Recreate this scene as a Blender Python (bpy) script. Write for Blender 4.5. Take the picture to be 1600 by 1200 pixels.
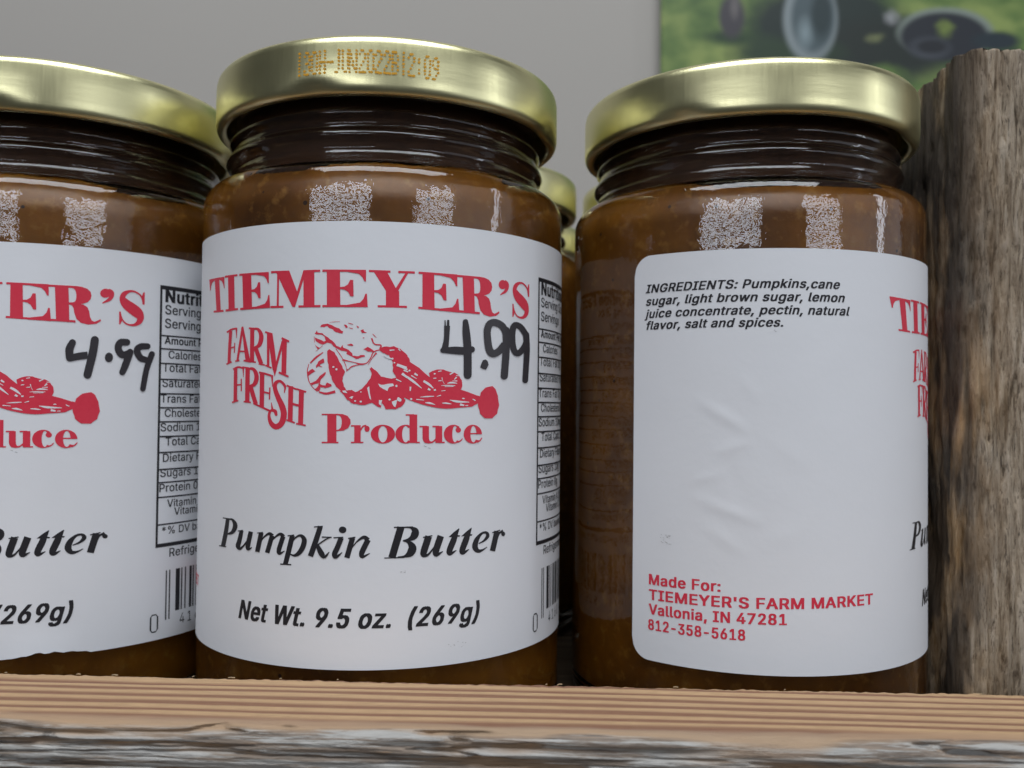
import bpy, bmesh, math, random
from mathutils import Vector, Matrix, noise
from mathutils.geometry import tessellate_polygon

for o in list(bpy.data.objects):
    bpy.data.objects.remove(o)
scene = bpy.context.scene
COL = scene.collection
MM = 0.001
EYE = 1.30                      # height of the camera above the shop floor, metres
rnd = random.Random(7)


def W(x, y, z):                 # millimetres from the camera -> metres in the world
    return Vector((x * MM, y * MM, EYE + z * MM))


# ------------------------------------------------------------------ camera
PITCH, ROLL, FOC = 0.0223235, 0.0102517, 1379.94
fwd = Vector((0, math.cos(PITCH), math.sin(PITCH)))
up0 = Vector((0, -math.sin(PITCH), math.cos(PITCH)))
right = math.cos(ROLL) * Vector((1, 0, 0)) + math.sin(ROLL) * up0
up = -math.sin(ROLL) * Vector((1, 0, 0)) + math.cos(ROLL) * up0
cd = bpy.data.cameras.new('camera')
cam = bpy.data.objects.new('camera', cd)
COL.objects.link(cam)
m = Matrix((right, up, -fwd)).transposed().to_4x4()
m.translation = Vector((0, 0, EYE))
cam.matrix_world = m
cd.sensor_width = 36.0
cd.lens = FOC / 1600 * 36.0
cd.clip_start = 0.01
cd.clip_end = 50
cd.dof.use_dof = True
cd.dof.focus_distance = 0.142
cd.dof.aperture_fstop = 26.0
scene.camera = cam

# ------------------------------------------------------------------ light
scene.view_settings.view_transform = 'Standard'
scene.view_settings.look = 'None'
scene.view_settings.exposure = 0
scene.view_settings.gamma = 1
scene.view_settings.use_curve_mapping = False
scene.cycles.max_bounces = 14
scene.cycles.transmission_bounces = 12
scene.cycles.glossy_bounces = 6
scene.cycles.transparent_max_bounces = 12
scene.cycles.sample_clamp_indirect = 6
world = bpy.data.worlds.new('World')
scene.world = world
world.use_nodes = True
bg = world.node_tree.nodes['Background']
bg.inputs[0].default_value = (0.80, 0.84, 0.92, 1)
bg.inputs[1].default_value = 0.05


def lamp(name, az, el, dist, w, h, watts, col):
    """a rectangular light fitting or window of the shop, az degrees right of straight behind the camera"""
    d = Vector((math.sin(math.radians(az)) * math.cos(math.radians(el)), -math.cos(math.radians(az)) * math.cos(math.radians(el)), math.sin(math.radians(el))))
    ld = bpy.data.lights.new(name, 'AREA')
    ld.shape = 'RECTANGLE'
    ld.size, ld.size_y = w, h
    ld.energy = watts
    ld.color = col
    o = bpy.data.objects.new(name, ld)
    COL.objects.link(o)
    tgt = Vector((0, 0.17, EYE))
    o.location = tgt + d * dist
    o.rotation_euler = (-d).to_track_quat('-Z', 'Y').to_euler()
    return o


lamp('shop_window', 71, 8, 2.9, 2.6, 1.5, 8.5, (0.90, 0.95, 1.05))
for el in (10.2, 12.7, 15.2):       # three rows of shop tubes seen in the jars' shoulders
    lamp('ceiling_tube', -21, el, 2.6, 1.6, 0.07, 2.7, (0.92, 0.96, 1.05))
    lamp('ceiling_tube', 35, el - .3, 2.6, 1.0, 0.07, 1.6, (0.92, 0.96, 1.05))
lamp('ceiling_light', 77, 14, 2.5, 0.16, 1.0, 3, (0.92, 0.96, 1.05))
lamp('ceiling_light', 0, 66, 1.7, 1.8, 0.8, 32, (0.93, 0.97, 1.02))

# ------------------------------------------------------------------ helpers


def link(name, me, mats, parent=None, loc=None, smooth=False):
    o = bpy.data.objects.new(name, me)
    for mt in (mats if isinstance(mats, (list, tuple)) else [mats]):
        me.materials.append(mt)
    COL.objects.link(o)
    if parent:
        o.parent = parent
    if loc is not None:
        o.location = loc
    if smooth:
        for p in me.polygons:
            p.use_smooth = True
    return o


def empty(name, loc, label=None, cat=None, group=None):
    o = bpy.data.objects.new(name, None)
    o.empty_display_size = 0.02
    COL.objects.link(o)
    o.location = loc
    tag(o, label, cat, group)
    return o


def tag(o, label=None, cat=None, group=None, kind=None):
    for k, v in (('label', label), ('category', cat), ('group', group), ('kind', kind)):
        if v:
            o[k] = v
    return o


def mesh(name, vs, fs):
    me = bpy.data.meshes.new(name)
    me.from_pydata(vs, [], fs)
    me.update()
    return me


class NT:
    def __init__(s, name, rough=0.5, spec=0.5, metal=0.0):
        s.m = bpy.data.materials.new(name)
        s.m.use_nodes = True
        s.t = s.m.node_tree
        s.b = s.t.nodes['Principled BSDF']
        s.b.inputs['Roughness'].default_value = rough
        s.b.inputs['Specular IOR Level'].default_value = spec
        s.b.inputs['Metallic'].default_value = metal
        s.tc = None

    def n(s, kind, **kw):
        nd = s.t.nodes.new('ShaderNode' + kind)
        for k, v in kw.items():
            setattr(nd, k, v)
        return nd

    def put(s, sock, v):
        if v is None:
            return
        if isinstance(v, bpy.types.NodeSocket):
            s.t.links.new(v, sock)
        elif isinstance(v, (int, float)):
            sock.default_value = v
        else:
            sock.default_value = tuple(v) + ((1,) if len(v) == 3 and len(sock.default_value) == 4 else ())

    def coord(s, scale=(1, 1, 1), loc=(0, 0, 0), rot=(0, 0, 0)):
        if not s.tc:
            s.tc = s.n('TexCoord')
        mp = s.n('Mapping')
        mp.inputs['Scale'].default_value = scale
        mp.inputs['Location'].default_value = loc
        mp.inputs['Rotation'].default_value = rot
        s.put(mp.inputs[0], s.tc.outputs['Object'])
        return mp.outputs[0]

    def noise(s, vec, scale, detail=4, rough=0.5, dist=0.0):
        nd = s.n('TexNoise')
        s.put(nd.inputs['Vector'], vec)
        nd.inputs['Scale'].default_value = scale
        nd.inputs['Detail'].default_value = detail
        nd.inputs['Roughness'].default_value = rough
        nd.inputs['Distortion'].default_value = dist
        return nd.outputs[0]

    def ramp(s, fac, stops):
        nd = s.n('ValToRGB')
        s.put(nd.inputs[0], fac)
        cr = nd.color_ramp
        while len(cr.elements) < len(stops):
            cr.elements.new(0.5)
        for e, (p, c) in zip(cr.elements, stops):
            e.position = p
            e.color = tuple(c) + (1,) if not isinstance(c, (int, float)) else (c, c, c, 1)
        return nd.outputs[0]

    def math(s, op, a, b=None, c=None):
        nd = s.n('Math', operation=op)
        s.put(nd.inputs[0], a)
        s.put(nd.inputs[1], b)
        s.put(nd.inputs[2], c)
        return nd.outputs[0]

    def mix(s, f, a, b):
        nd = s.n('MixRGB')
        s.put(nd.inputs[0], f)
        s.put(nd.inputs[1], a)
        s.put(nd.inputs[2], b)
        return nd.outputs[0]

    def xyz(s, vec):
        nd = s.n('SeparateXYZ')
        s.put(nd.inputs[0], vec)
        return nd.outputs

    def bump(s, hgt, strength, dist):
        nd = s.n('Bump')
        s.put(nd.inputs['Height'], hgt)
        nd.inputs['Strength'].default_value = strength
        nd.inputs['Distance'].default_value = dist
        s.put(s.b.inputs['Normal'], nd.outputs[0])

    def base(s, v):
        s.put(s.b.inputs['Base Color'], v)


# ------------------------------------------------------------------ materials
def mat_paper():
    k = NT('label_paper', 0.55, 0.35)
    a = k.noise(k.coord(), 900, 3)
    b = k.noise(k.coord(loc=(3, 1, 2)), 60, 3)
    k.base(k.mix(k.math('MULTIPLY', b, 0.5), (0.785, 0.80, 0.83), (0.735, 0.75, 0.78)))
    k.bump(k.math('ADD', k.math('MULTIPLY', a, 0.2), b), 0.25, 0.0004)
    return k.m


def mat_ink(name, col, var=0.1, rough=0.5):
    k = NT(name, rough, 0.3)
    a = k.noise(k.coord(), 1500, 2)
    b = k.noise(k.coord(), 250, 2)
    f = k.math('MULTIPLY_ADD', k.math('ADD', a, b), 0.6, -0.1)
    k.base(k.mix(f, col, tuple(min(1, c + var * (0.5 + c)) for c in col)))
    return k.m


def mat_glass():
    k = NT('jar_glass', 0.015, 0.5)
    k.b.inputs['Transmission Weight'].default_value = 1.0
    k.b.inputs['IOR'].default_value = 1.5
    k.base((0.97, 0.985, 0.97))
    a = k.noise(k.coord((1, 1, .75)), 720, 2, 0.62)
    b = k.noise(k.coord(loc=(2, 0, 1)), 180, 2)
    k.bump(k.math('MULTIPLY_ADD', a, 0.42, b), 1.0, 0.00010)
    return k.m


def mat_butter():
    k = NT('pumpkin_butter', 0.35, 0.4)
    big = k.noise(k.coord((1, 1, .8)), 45, 5, 0.6)
    fine = k.noise(k.coord(), 420, 3, 0.6)
    c = k.ramp(big, [(0.30, (0.085, 0.027, 0.0015)), (0.50, (0.175, 0.060, 0.003)), (0.72, (0.33, 0.125, 0.007))])
    c = k.mix(k.ramp(fine, [(0.55, 0.0), (0.72, 0.6)]), c, (0.36, 0.17, 0.03))
    v = k.n('TexVoronoi')
    k.put(v.inputs['Vector'], k.coord(loc=(.4, .2, .1)))
    v.inputs['Scale'].default_value = 260
    sp = k.math('LESS_THAN', v.outputs['Distance'], 0.10)
    sel = k.math('GREATER_THAN', k.xyz(v.outputs['Color'])[0], 0.62)
    c = k.mix(k.math('MULTIPLY', sp, sel), c, (0.05, 0.02, 0.008))
    k.base(c)
    k.bump(fine, 0.2, 0.0003)
    return k.m


def mat_neck_shade():  # shade of the jar neck, put into a near-black brown
    k = NT('neck_shade_brown', 0.6, 0.3)
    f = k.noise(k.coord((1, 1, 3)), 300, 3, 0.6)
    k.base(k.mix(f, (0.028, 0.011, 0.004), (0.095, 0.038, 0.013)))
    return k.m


def mat_gold():
    k = NT('gold_lacquered_tinplate', 0.30, 0.5, 1.0)
    a = k.noise(k.coord((1, 1, 6)), 260, 3)
    b = k.noise(k.coord(loc=(5, 3, 1)), 50, 3)
    k.base(k.mix(b, (0.76, 0.72, 0.40), (0.83, 0.80, 0.48)))
    s = k.noise(k.coord((40, 40, 2), rot=(0.4, 0.5, 0)), 60, 2)
    k.put(k.b.inputs['Roughness'], k.math('MULTIPLY_ADD', k.math('ADD', b, k.math('MULTIPLY', s, 0.4)), 0.22, 0.20))
    k.bump(k.math('ADD', a, k.math('MULTIPLY', s, 0.5)), 0.12, 0.0001)
    return k.m


def mat_sawn():
    """sawn top edge of the reclaimed board (growth rings), weathered paint on its face"""
    k = NT('reclaimed_board', 0.75, 0.25)
    x, y, z = k.xyz(k.coord())
    warp = k.noise(k.coord((6, 40, 1)), 1.0, 2)
    w2 = k.noise(k.coord((3, 160, 1), (2, 0, 0)), 1.0, 1)
    t = k.math('MULTIPLY_ADD', y, -340.0, k.math('MULTIPLY_ADD', warp, 1.5, k.math('MULTIPLY', w2, 1.4)))
    t = k.math('ADD', t, k.math('MULTIPLY', x, -3.2))
    fr = k.math('FRACT', t)
    ring = k.ramp(fr, [(0.0, 0.0), (0.35, 0.05), (0.58, 1.0), (0.80, 1.0), (0.99, 0.0)])
    fib = k.ramp(k.noise(k.coord((260, 2600, 900)), 1.0, 4, 0.7), [(0.35, 1.0), (0.5, 0.35), (0.65, 0.0)])
    sawn = k.mix(ring, (0.56, 0.37, 0.205), (0.24, 0.118, 0.075))
    sawn = k.mix(k.math('MULTIPLY', fib, 0.45), sawn, (0.36, 0.225, 0.125))
    gr = k.noise(k.coord((110, 1700, 1700)), 1.0, 6, 0.65)
    pt = k.noise(k.coord((70, 800, 1500), (.3, 0, .2)), 1.0, 6, 0.65)
    old = k.ramp(gr, [(0.34, (0.06, 0.05, 0.044)), (0.44, (0.20, 0.165, 0.135)), (0.6, (0.30, 0.24, 0.19)), (0.75, (0.38, 0.24, 0.14))])
    paint = k.ramp(pt, [(0.46, 0.0), (0.54, 1.0)])
    white = k.mix(gr, (0.60, 0.585, 0.55), (0.30, 0.29, 0.27))
    old = k.mix(paint, old, white)
    lipn = k.noise(k.coord((14, 30, 30), (1, 2, 3)), 1.0, 4, 0.6)
    edge = k.math('MULTIPLY_ADD', lipn, 0.012, -0.0255)
    isface = k.ramp(k.math('MULTIPLY_ADD', k.math('SUBTRACT', y, edge), -900.0, 0.5), [(0.0, 0.0), (1.0, 1.0)])
    tan = k.mix(k.ramp(lipn, [(.4, 0.0), (.6, 1.0)]), (0.40, 0.29, 0.20), (0.48, 0.30, 0.17))
    lip = k.ramp(k.math('MULTIPLY_ADD', k.math('SUBTRACT', y, k.math('ADD', edge, 0.0025)), -900.0, 0.5), [(0.0, 0.0), (1.0, 1.0)])
    k.base(k.mix(isface, k.mix(k.math('MULTIPLY', lip, .8), sawn, tan), old))
    k.bump(k.math('ADD', k.math('MULTIPLY', fib, 0.5), gr), 0.5, 0.0006)
    return k.m


def mat_post():
    k = NT('weathered_post', 0.85, 0.15)
    g1 = k.noise(k.coord((700, 700, 75)), 1.0, 7, 0.72, 0.5)
    g2 = k.noise(k.coord((2300, 2300, 300), (4, 2, 1)), 1.0, 5, 0.75, 0.4)
    c = k.ramp(g1, [(0.34, (0.09, 0.066, 0.045)), (0.43, (0.33, 0.26, 0.185)), (0.54, (0.55, 0.455, 0.345)), (0.70, (0.70, 0.61, 0.50))])
    c = k.mix(k.ramp(g2, [(0.38, 0.85), (0.47, 0.0)]), c, (0.075, 0.06, 0.048))
    c = k.mix(k.ramp(g2, [(0.55, 0.0), (0.7, 0.5)]), c, (0.50, 0.44, 0.37))
    x, y, z = k.xyz(k.coord())
    pn = k.noise(k.coord((70, 70, 26), (7, 1, 2)), 1.0, 5, 0.6)
    band = k.ramp(k.math('MULTIPLY_ADD', x, 60.0, 0.25), [(0.05, 0.3), (0.30, 1.0), (0.85, 0.15), (1.0, 0.0)])
    om = k.math('MULTIPLY', k.ramp(pn, [(0.38, 0.0), (0.50, 1.0)]), k.math('MULTIPLY', band, k.ramp(z, [(0.01, 0.7), (0.06, 1.0), (0.115, 0.35)])))
    c = k.mix(k.math('MULTIPLY', om, 0.75), c, k.mix(g1, (0.30, 0.15, 0.05), (0.66, 0.40, 0.16)))
    bark = k.math('MULTIPLY', k.ramp(x, [(0.0, 1.0), (0.006, 0.25), (0.012, 0.0)]), k.ramp(k.noise(k.coord((120, 120, 30), (1, 6, 2)), 1.0, 4), [(0.42, 0.0), (0.52, 1.0)]))
    c = k.mix(k.math('MULTIPLY', bark, 0.85), c, (0.045, 0.042, 0.042))
    k.base(c)
    k.bump(k.math('ADD', g1, k.math('MULTIPLY', g2, 0.5)), 0.9, 0.0012)
    return k.m


def mat_floor():
    k = NT('crate_floor_wood', 0.8, 0.2)
    g = k.noise(k.coord((20, 300, 100)), 1.0, 5, 0.6)
    k.base(k.ramp(g, [(0.3, (0.05, 0.035, 0.022)), (0.7, (0.14, 0.10, 0.065))]))
    k.bump(g, 0.4, 0.0006)
    return k.m


def mat_wall():
    k = NT('painted_wall', 0.7, 0.25)
    g = k.noise(k.coord(), 3.0, 3)
    f = k.noise(k.coord(), 220, 3)
    k.base(k.mix(g, (0.385, 0.365, 0.335), (0.42, 0.40, 0.37)))
    k.bump(f, 0.1, 0.0005)
    return k.m


def mat_poster():
    """a blurred farm photograph printed on the poster: mown grass, a parked tractor and its shade"""
    k = NT('poster_print', 0.4, 0.4)
    x, y, z = k.xyz(k.coord())
    g = k.noise(k.coord((1, 1, 1.5)), 22, 3, 0.5)
    f = k.noise(k.coord(), 160, 2, 0.6)
    c = k.ramp(g, [(0.36, (0.04, 0.095, 0.028)), (0.5, (0.12, 0.195, 0.055)), (0.64, (0.26, 0.33, 0.10))])
    c = k.mix(k.math('MULTIPLY', f, 0.3), c, (0.12, 0.17, 0.06))
    wx = k.math('MULTIPLY_ADD', f, 0.012, x)
    wz = k.math('MULTIPLY_ADD', g, 0.016, z)

    def blob(c, cx, cz, rx, rz, col, soft=0.25, wob=True, amount=1.0):
        a = k.math('DIVIDE', k.math('SUBTRACT', wx if wob else x, cx + (0.006 if wob else 0)), rx)
        b = k.math('DIVIDE', k.math('SUBTRACT', wz if wob else z, cz + (0.008 if wob else 0)), rz)
        d = k.math('SQRT', k.math('ADD', k.math('MULTIPLY', a, a), k.math('MULTIPLY', b, b)))
        msk = k.ramp(d, [(max(0, 1 - soft), amount), (1.0, 0.0)])
        return k.mix(msk, c, col)
    for q in POSTER:
        c = blob(c, *q[:5], **(q[5] if len(q) > 5 else {}))
    k.base(c)
    return k.m


INK = {}
INK['brand'] = [[[-2973, 1388, -2804, 1393, -2890, 787, -3084, 783]],
    [[-3099, 1383, -2702, 1395, -2706, 1360, -3106, 1349]],
    [[-3360, 807, -2696, 824, -2699, 788, -3370, 771]],
    [[-3370, 771, -3306, 974, -3273, 975, -3252, 896, -3202, 847, -3064, 815, -3070, 783]],
    [[-2699, 788, -2683, 990, -2701, 990, -2733, 913, -2783, 857, -2898, 819, -2902, 787]],
    [[-2534, 1396, -2348, 1394, -2385, 778, -2575, 776]],
    [[-2634, 1396, -2255, 1392, -2257, 1357, -2637, 1360]],
    [[-2675, 810, -2287, 814, -2290, 779, -2678, 774]],
    [[-2118, 1396, -1900, 1395, -1937, 788, -2159, 782]],
    [[-2195, 1396, -1571, 1390, -1573, 1355, -2198, 1360]],
    [[-2236, 815, -1602, 828, -1604, 793, -2238, 779]],
    [[-1542, 793, -1538, 978, -1560, 978, -1591, 908, -1645, 856, -1831, 822, -1833, 790]],
    [[-1503, 1388, -1521, 1175, -1543, 1175, -1566, 1257, -1613, 1318, -1833, 1363, -1831, 1395]],
    [[-1932, 1101, -1934, 1071, -1851, 1062, -1799, 1026, -1769, 954, -1723, 954, -1708, 1219, -1754, 1219, -1792, 1147, -1848, 1111]],
    [[-1369, 1397, -1330, 1397, -1332, 805, -1371, 804]],
    [[-1496, 1394, -1237, 1398, -1237, 1363, -1496, 1359]],
    [[-1495, 818, -1203, 824, -1203, 789, -1495, 782]],
    [[-1405, 785, -1138, 790, -960, 1200, -1039, 1388, -1067, 1388]],
    [[-1067, 1388, -1021, 1388, -825, 792, -878, 792]],
    [[-867, 1400, -675, 1400, -688, 791, -878, 792]],
    [[-957, 1400, -572, 1399, -573, 1363, -958, 1365]],
    [[-877, 827, -586, 825, -587, 790, -878, 792]],
    [[-464, 1399, -241, 1399, -258, 793, -475, 790]],
    [[-539, 1399, 122, 1396, 121, 1361, -540, 1364]],
    [[-549, 824, 97, 828, 95, 793, -549, 789]],
    [[165, 792, 167, 979, 142, 980, 107, 909, 49, 857, -150, 825, -151, 793]],
    [[201, 1395, 184, 1178, 159, 1179, 130, 1262, 76, 1323, -169, 1368, -168, 1399]],
    [[-264, 1105, -265, 1075, -178, 1066, -122, 1030, -89, 957, -39, 957, -29, 1223, -79, 1223, -118, 1151, -177, 1115]],
    [[270, 792, 490, 794, 656, 1094, 700, 1130, 701, 1213, 488, 1215, 487, 1125]],
    [[491, 1395, 704, 1393, 700, 1124, 487, 1125]],
    [[359, 1395, 830, 1392, 829, 1357, 358, 1360]],
    [[212, 827, 556, 829, 556, 794, 211, 792]],
    [[815, 793, 859, 792, 671, 1142, 619, 1118]],
    [[682, 829, 950, 826, 949, 791, 681, 794]],
    [[1082, 1401, 1287, 1411, 1269, 795, 1076, 792]],
    [[1015, 1398, 1642, 1424, 1640, 1388, 1015, 1363]],
    [[1012, 826, 1606, 832, 1603, 796, 1012, 791]],
    [[1673, 795, 1679, 991, 1654, 991, 1618, 917, 1559, 862, 1369, 828, 1368, 796]],
    [[1723, 1427, 1700, 1199, 1675, 1199, 1648, 1284, 1594, 1346, 1355, 1382, 1356, 1414]],
    [[1265, 1112, 1264, 1081, 1345, 1074, 1397, 1038, 1428, 964, 1476, 964, 1489, 1239, 1440, 1237, 1402, 1162, 1346, 1123]],
    [[1802, 1424, 2011, 1429, 1983, 799, 1771, 801]],
    [[1704, 1422, 2108, 1430, 2107, 1394, 1702, 1386]],
    [[1674, 837, 2066, 835, 2065, 798, 1673, 801]],
    [[1983, 799, 2106, 797, 2198, 805, 2286, 832, 2340, 882, 2356, 945, 2345, 1010, 2295, 1068, 2211, 1101, 2119, 1114, 1998, 1120], [1985, 834, 2025, 833, 2067, 842, 2092, 867, 2107, 911, 2113, 962, 2111, 1013, 2100, 1057, 2077, 1079, 2036, 1086, 1996, 1089]],
    [[2127, 1095, 2228, 1113, 2294, 1151, 2323, 1221, 2339, 1317, 2368, 1381, 2413, 1401, 2484, 1368, 2511, 1349], [1998, 1120, 2047, 1139, 2073, 1190, 2085, 1266, 2122, 1367, 2191, 1431, 2310, 1458, 2450, 1433, 2521, 1381]],
    [[2680, 877, 2671, 843, 2644, 817, 2606, 805, 2565, 809, 2529, 829, 2505, 859, 2496, 895, 2505, 929, 2531, 955, 2568, 967, 2609, 963, 2646, 944, 2672, 913]],
    [[2646, 801, 2666, 808, 2688, 816, 2713, 832, 2732, 864, 2735, 901, 2727, 937, 2710, 972, 2684, 1004, 2651, 1027, 2613, 1044, 2575, 1059, 2540, 1073], [2614, 844, 2626, 864, 2637, 883, 2641, 896, 2640, 899, 2642, 908, 2644, 924, 2645, 941, 2640, 960, 2624, 981, 2596, 1007, 2564, 1033, 2533, 1059]],
    [[3249, 1010, 3238, 978, 3228, 945, 3217, 915, 3202, 892, 3181, 872, 3156, 855, 3128, 840, 3101, 831, 3077, 826, 3053, 825, 3029, 828, 3007, 837, 2983, 852, 2960, 873, 2942, 895, 2932, 915, 2929, 930, 2930, 942, 2933, 947, 2937, 945, 2942, 943, 2952, 950, 2967, 962, 2986, 974, 3009, 987, 3039, 1002, 3075, 1020, 3110, 1040, 3142, 1059, 3175, 1080, 3210, 1108, 3244, 1145, 3267, 1192, 3277, 1241, 3275, 1290, 3260, 1337, 3234, 1373, 3203, 1398, 3171, 1415, 3140, 1427, 3110, 1434, 3078, 1438, 3047, 1438, 3017, 1435, 2988, 1429, 2959, 1420, 2930, 1405, 2903, 1382, 2882, 1348, 2865, 1307, 2849, 1265, 2833, 1224], [3265, 1004, 3257, 970, 3250, 936, 3240, 901, 3223, 870, 3198, 845, 3168, 826, 3137, 811, 3108, 800, 3081, 793, 3053, 790, 3026, 791, 2998, 794, 2968, 800, 2937, 810, 2906, 823, 2879, 842, 2856, 867, 2839, 900, 2828, 941, 2829, 989, 2841, 1034, 2859, 1072, 2881, 1103, 2906, 1133, 2938, 1161, 2972, 1186, 3004, 1207, 3033, 1227, 3062, 1246, 3091, 1263, 3111, 1275, 3121, 1280, 3127, 1282, 3134, 1286, 3141, 1289, 3148, 1292, 3151, 1303, 3146, 1325, 3135, 1349, 3119, 1370, 3099, 1385, 3073, 1396, 3046, 1402, 3019, 1403, 2992, 1399, 2966, 1391, 2941, 1377, 2919, 1358, 2899, 1331, 2881, 1294, 2863, 1254, 2845, 1215]],
    [[3257, 809, 3285, 808, 3285, 1031, 3246, 1033, 3223, 906]],
    [[2828, 1421, 2851, 1421, 2883, 1345, 2853, 1194, 2825, 1194]]]
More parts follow.
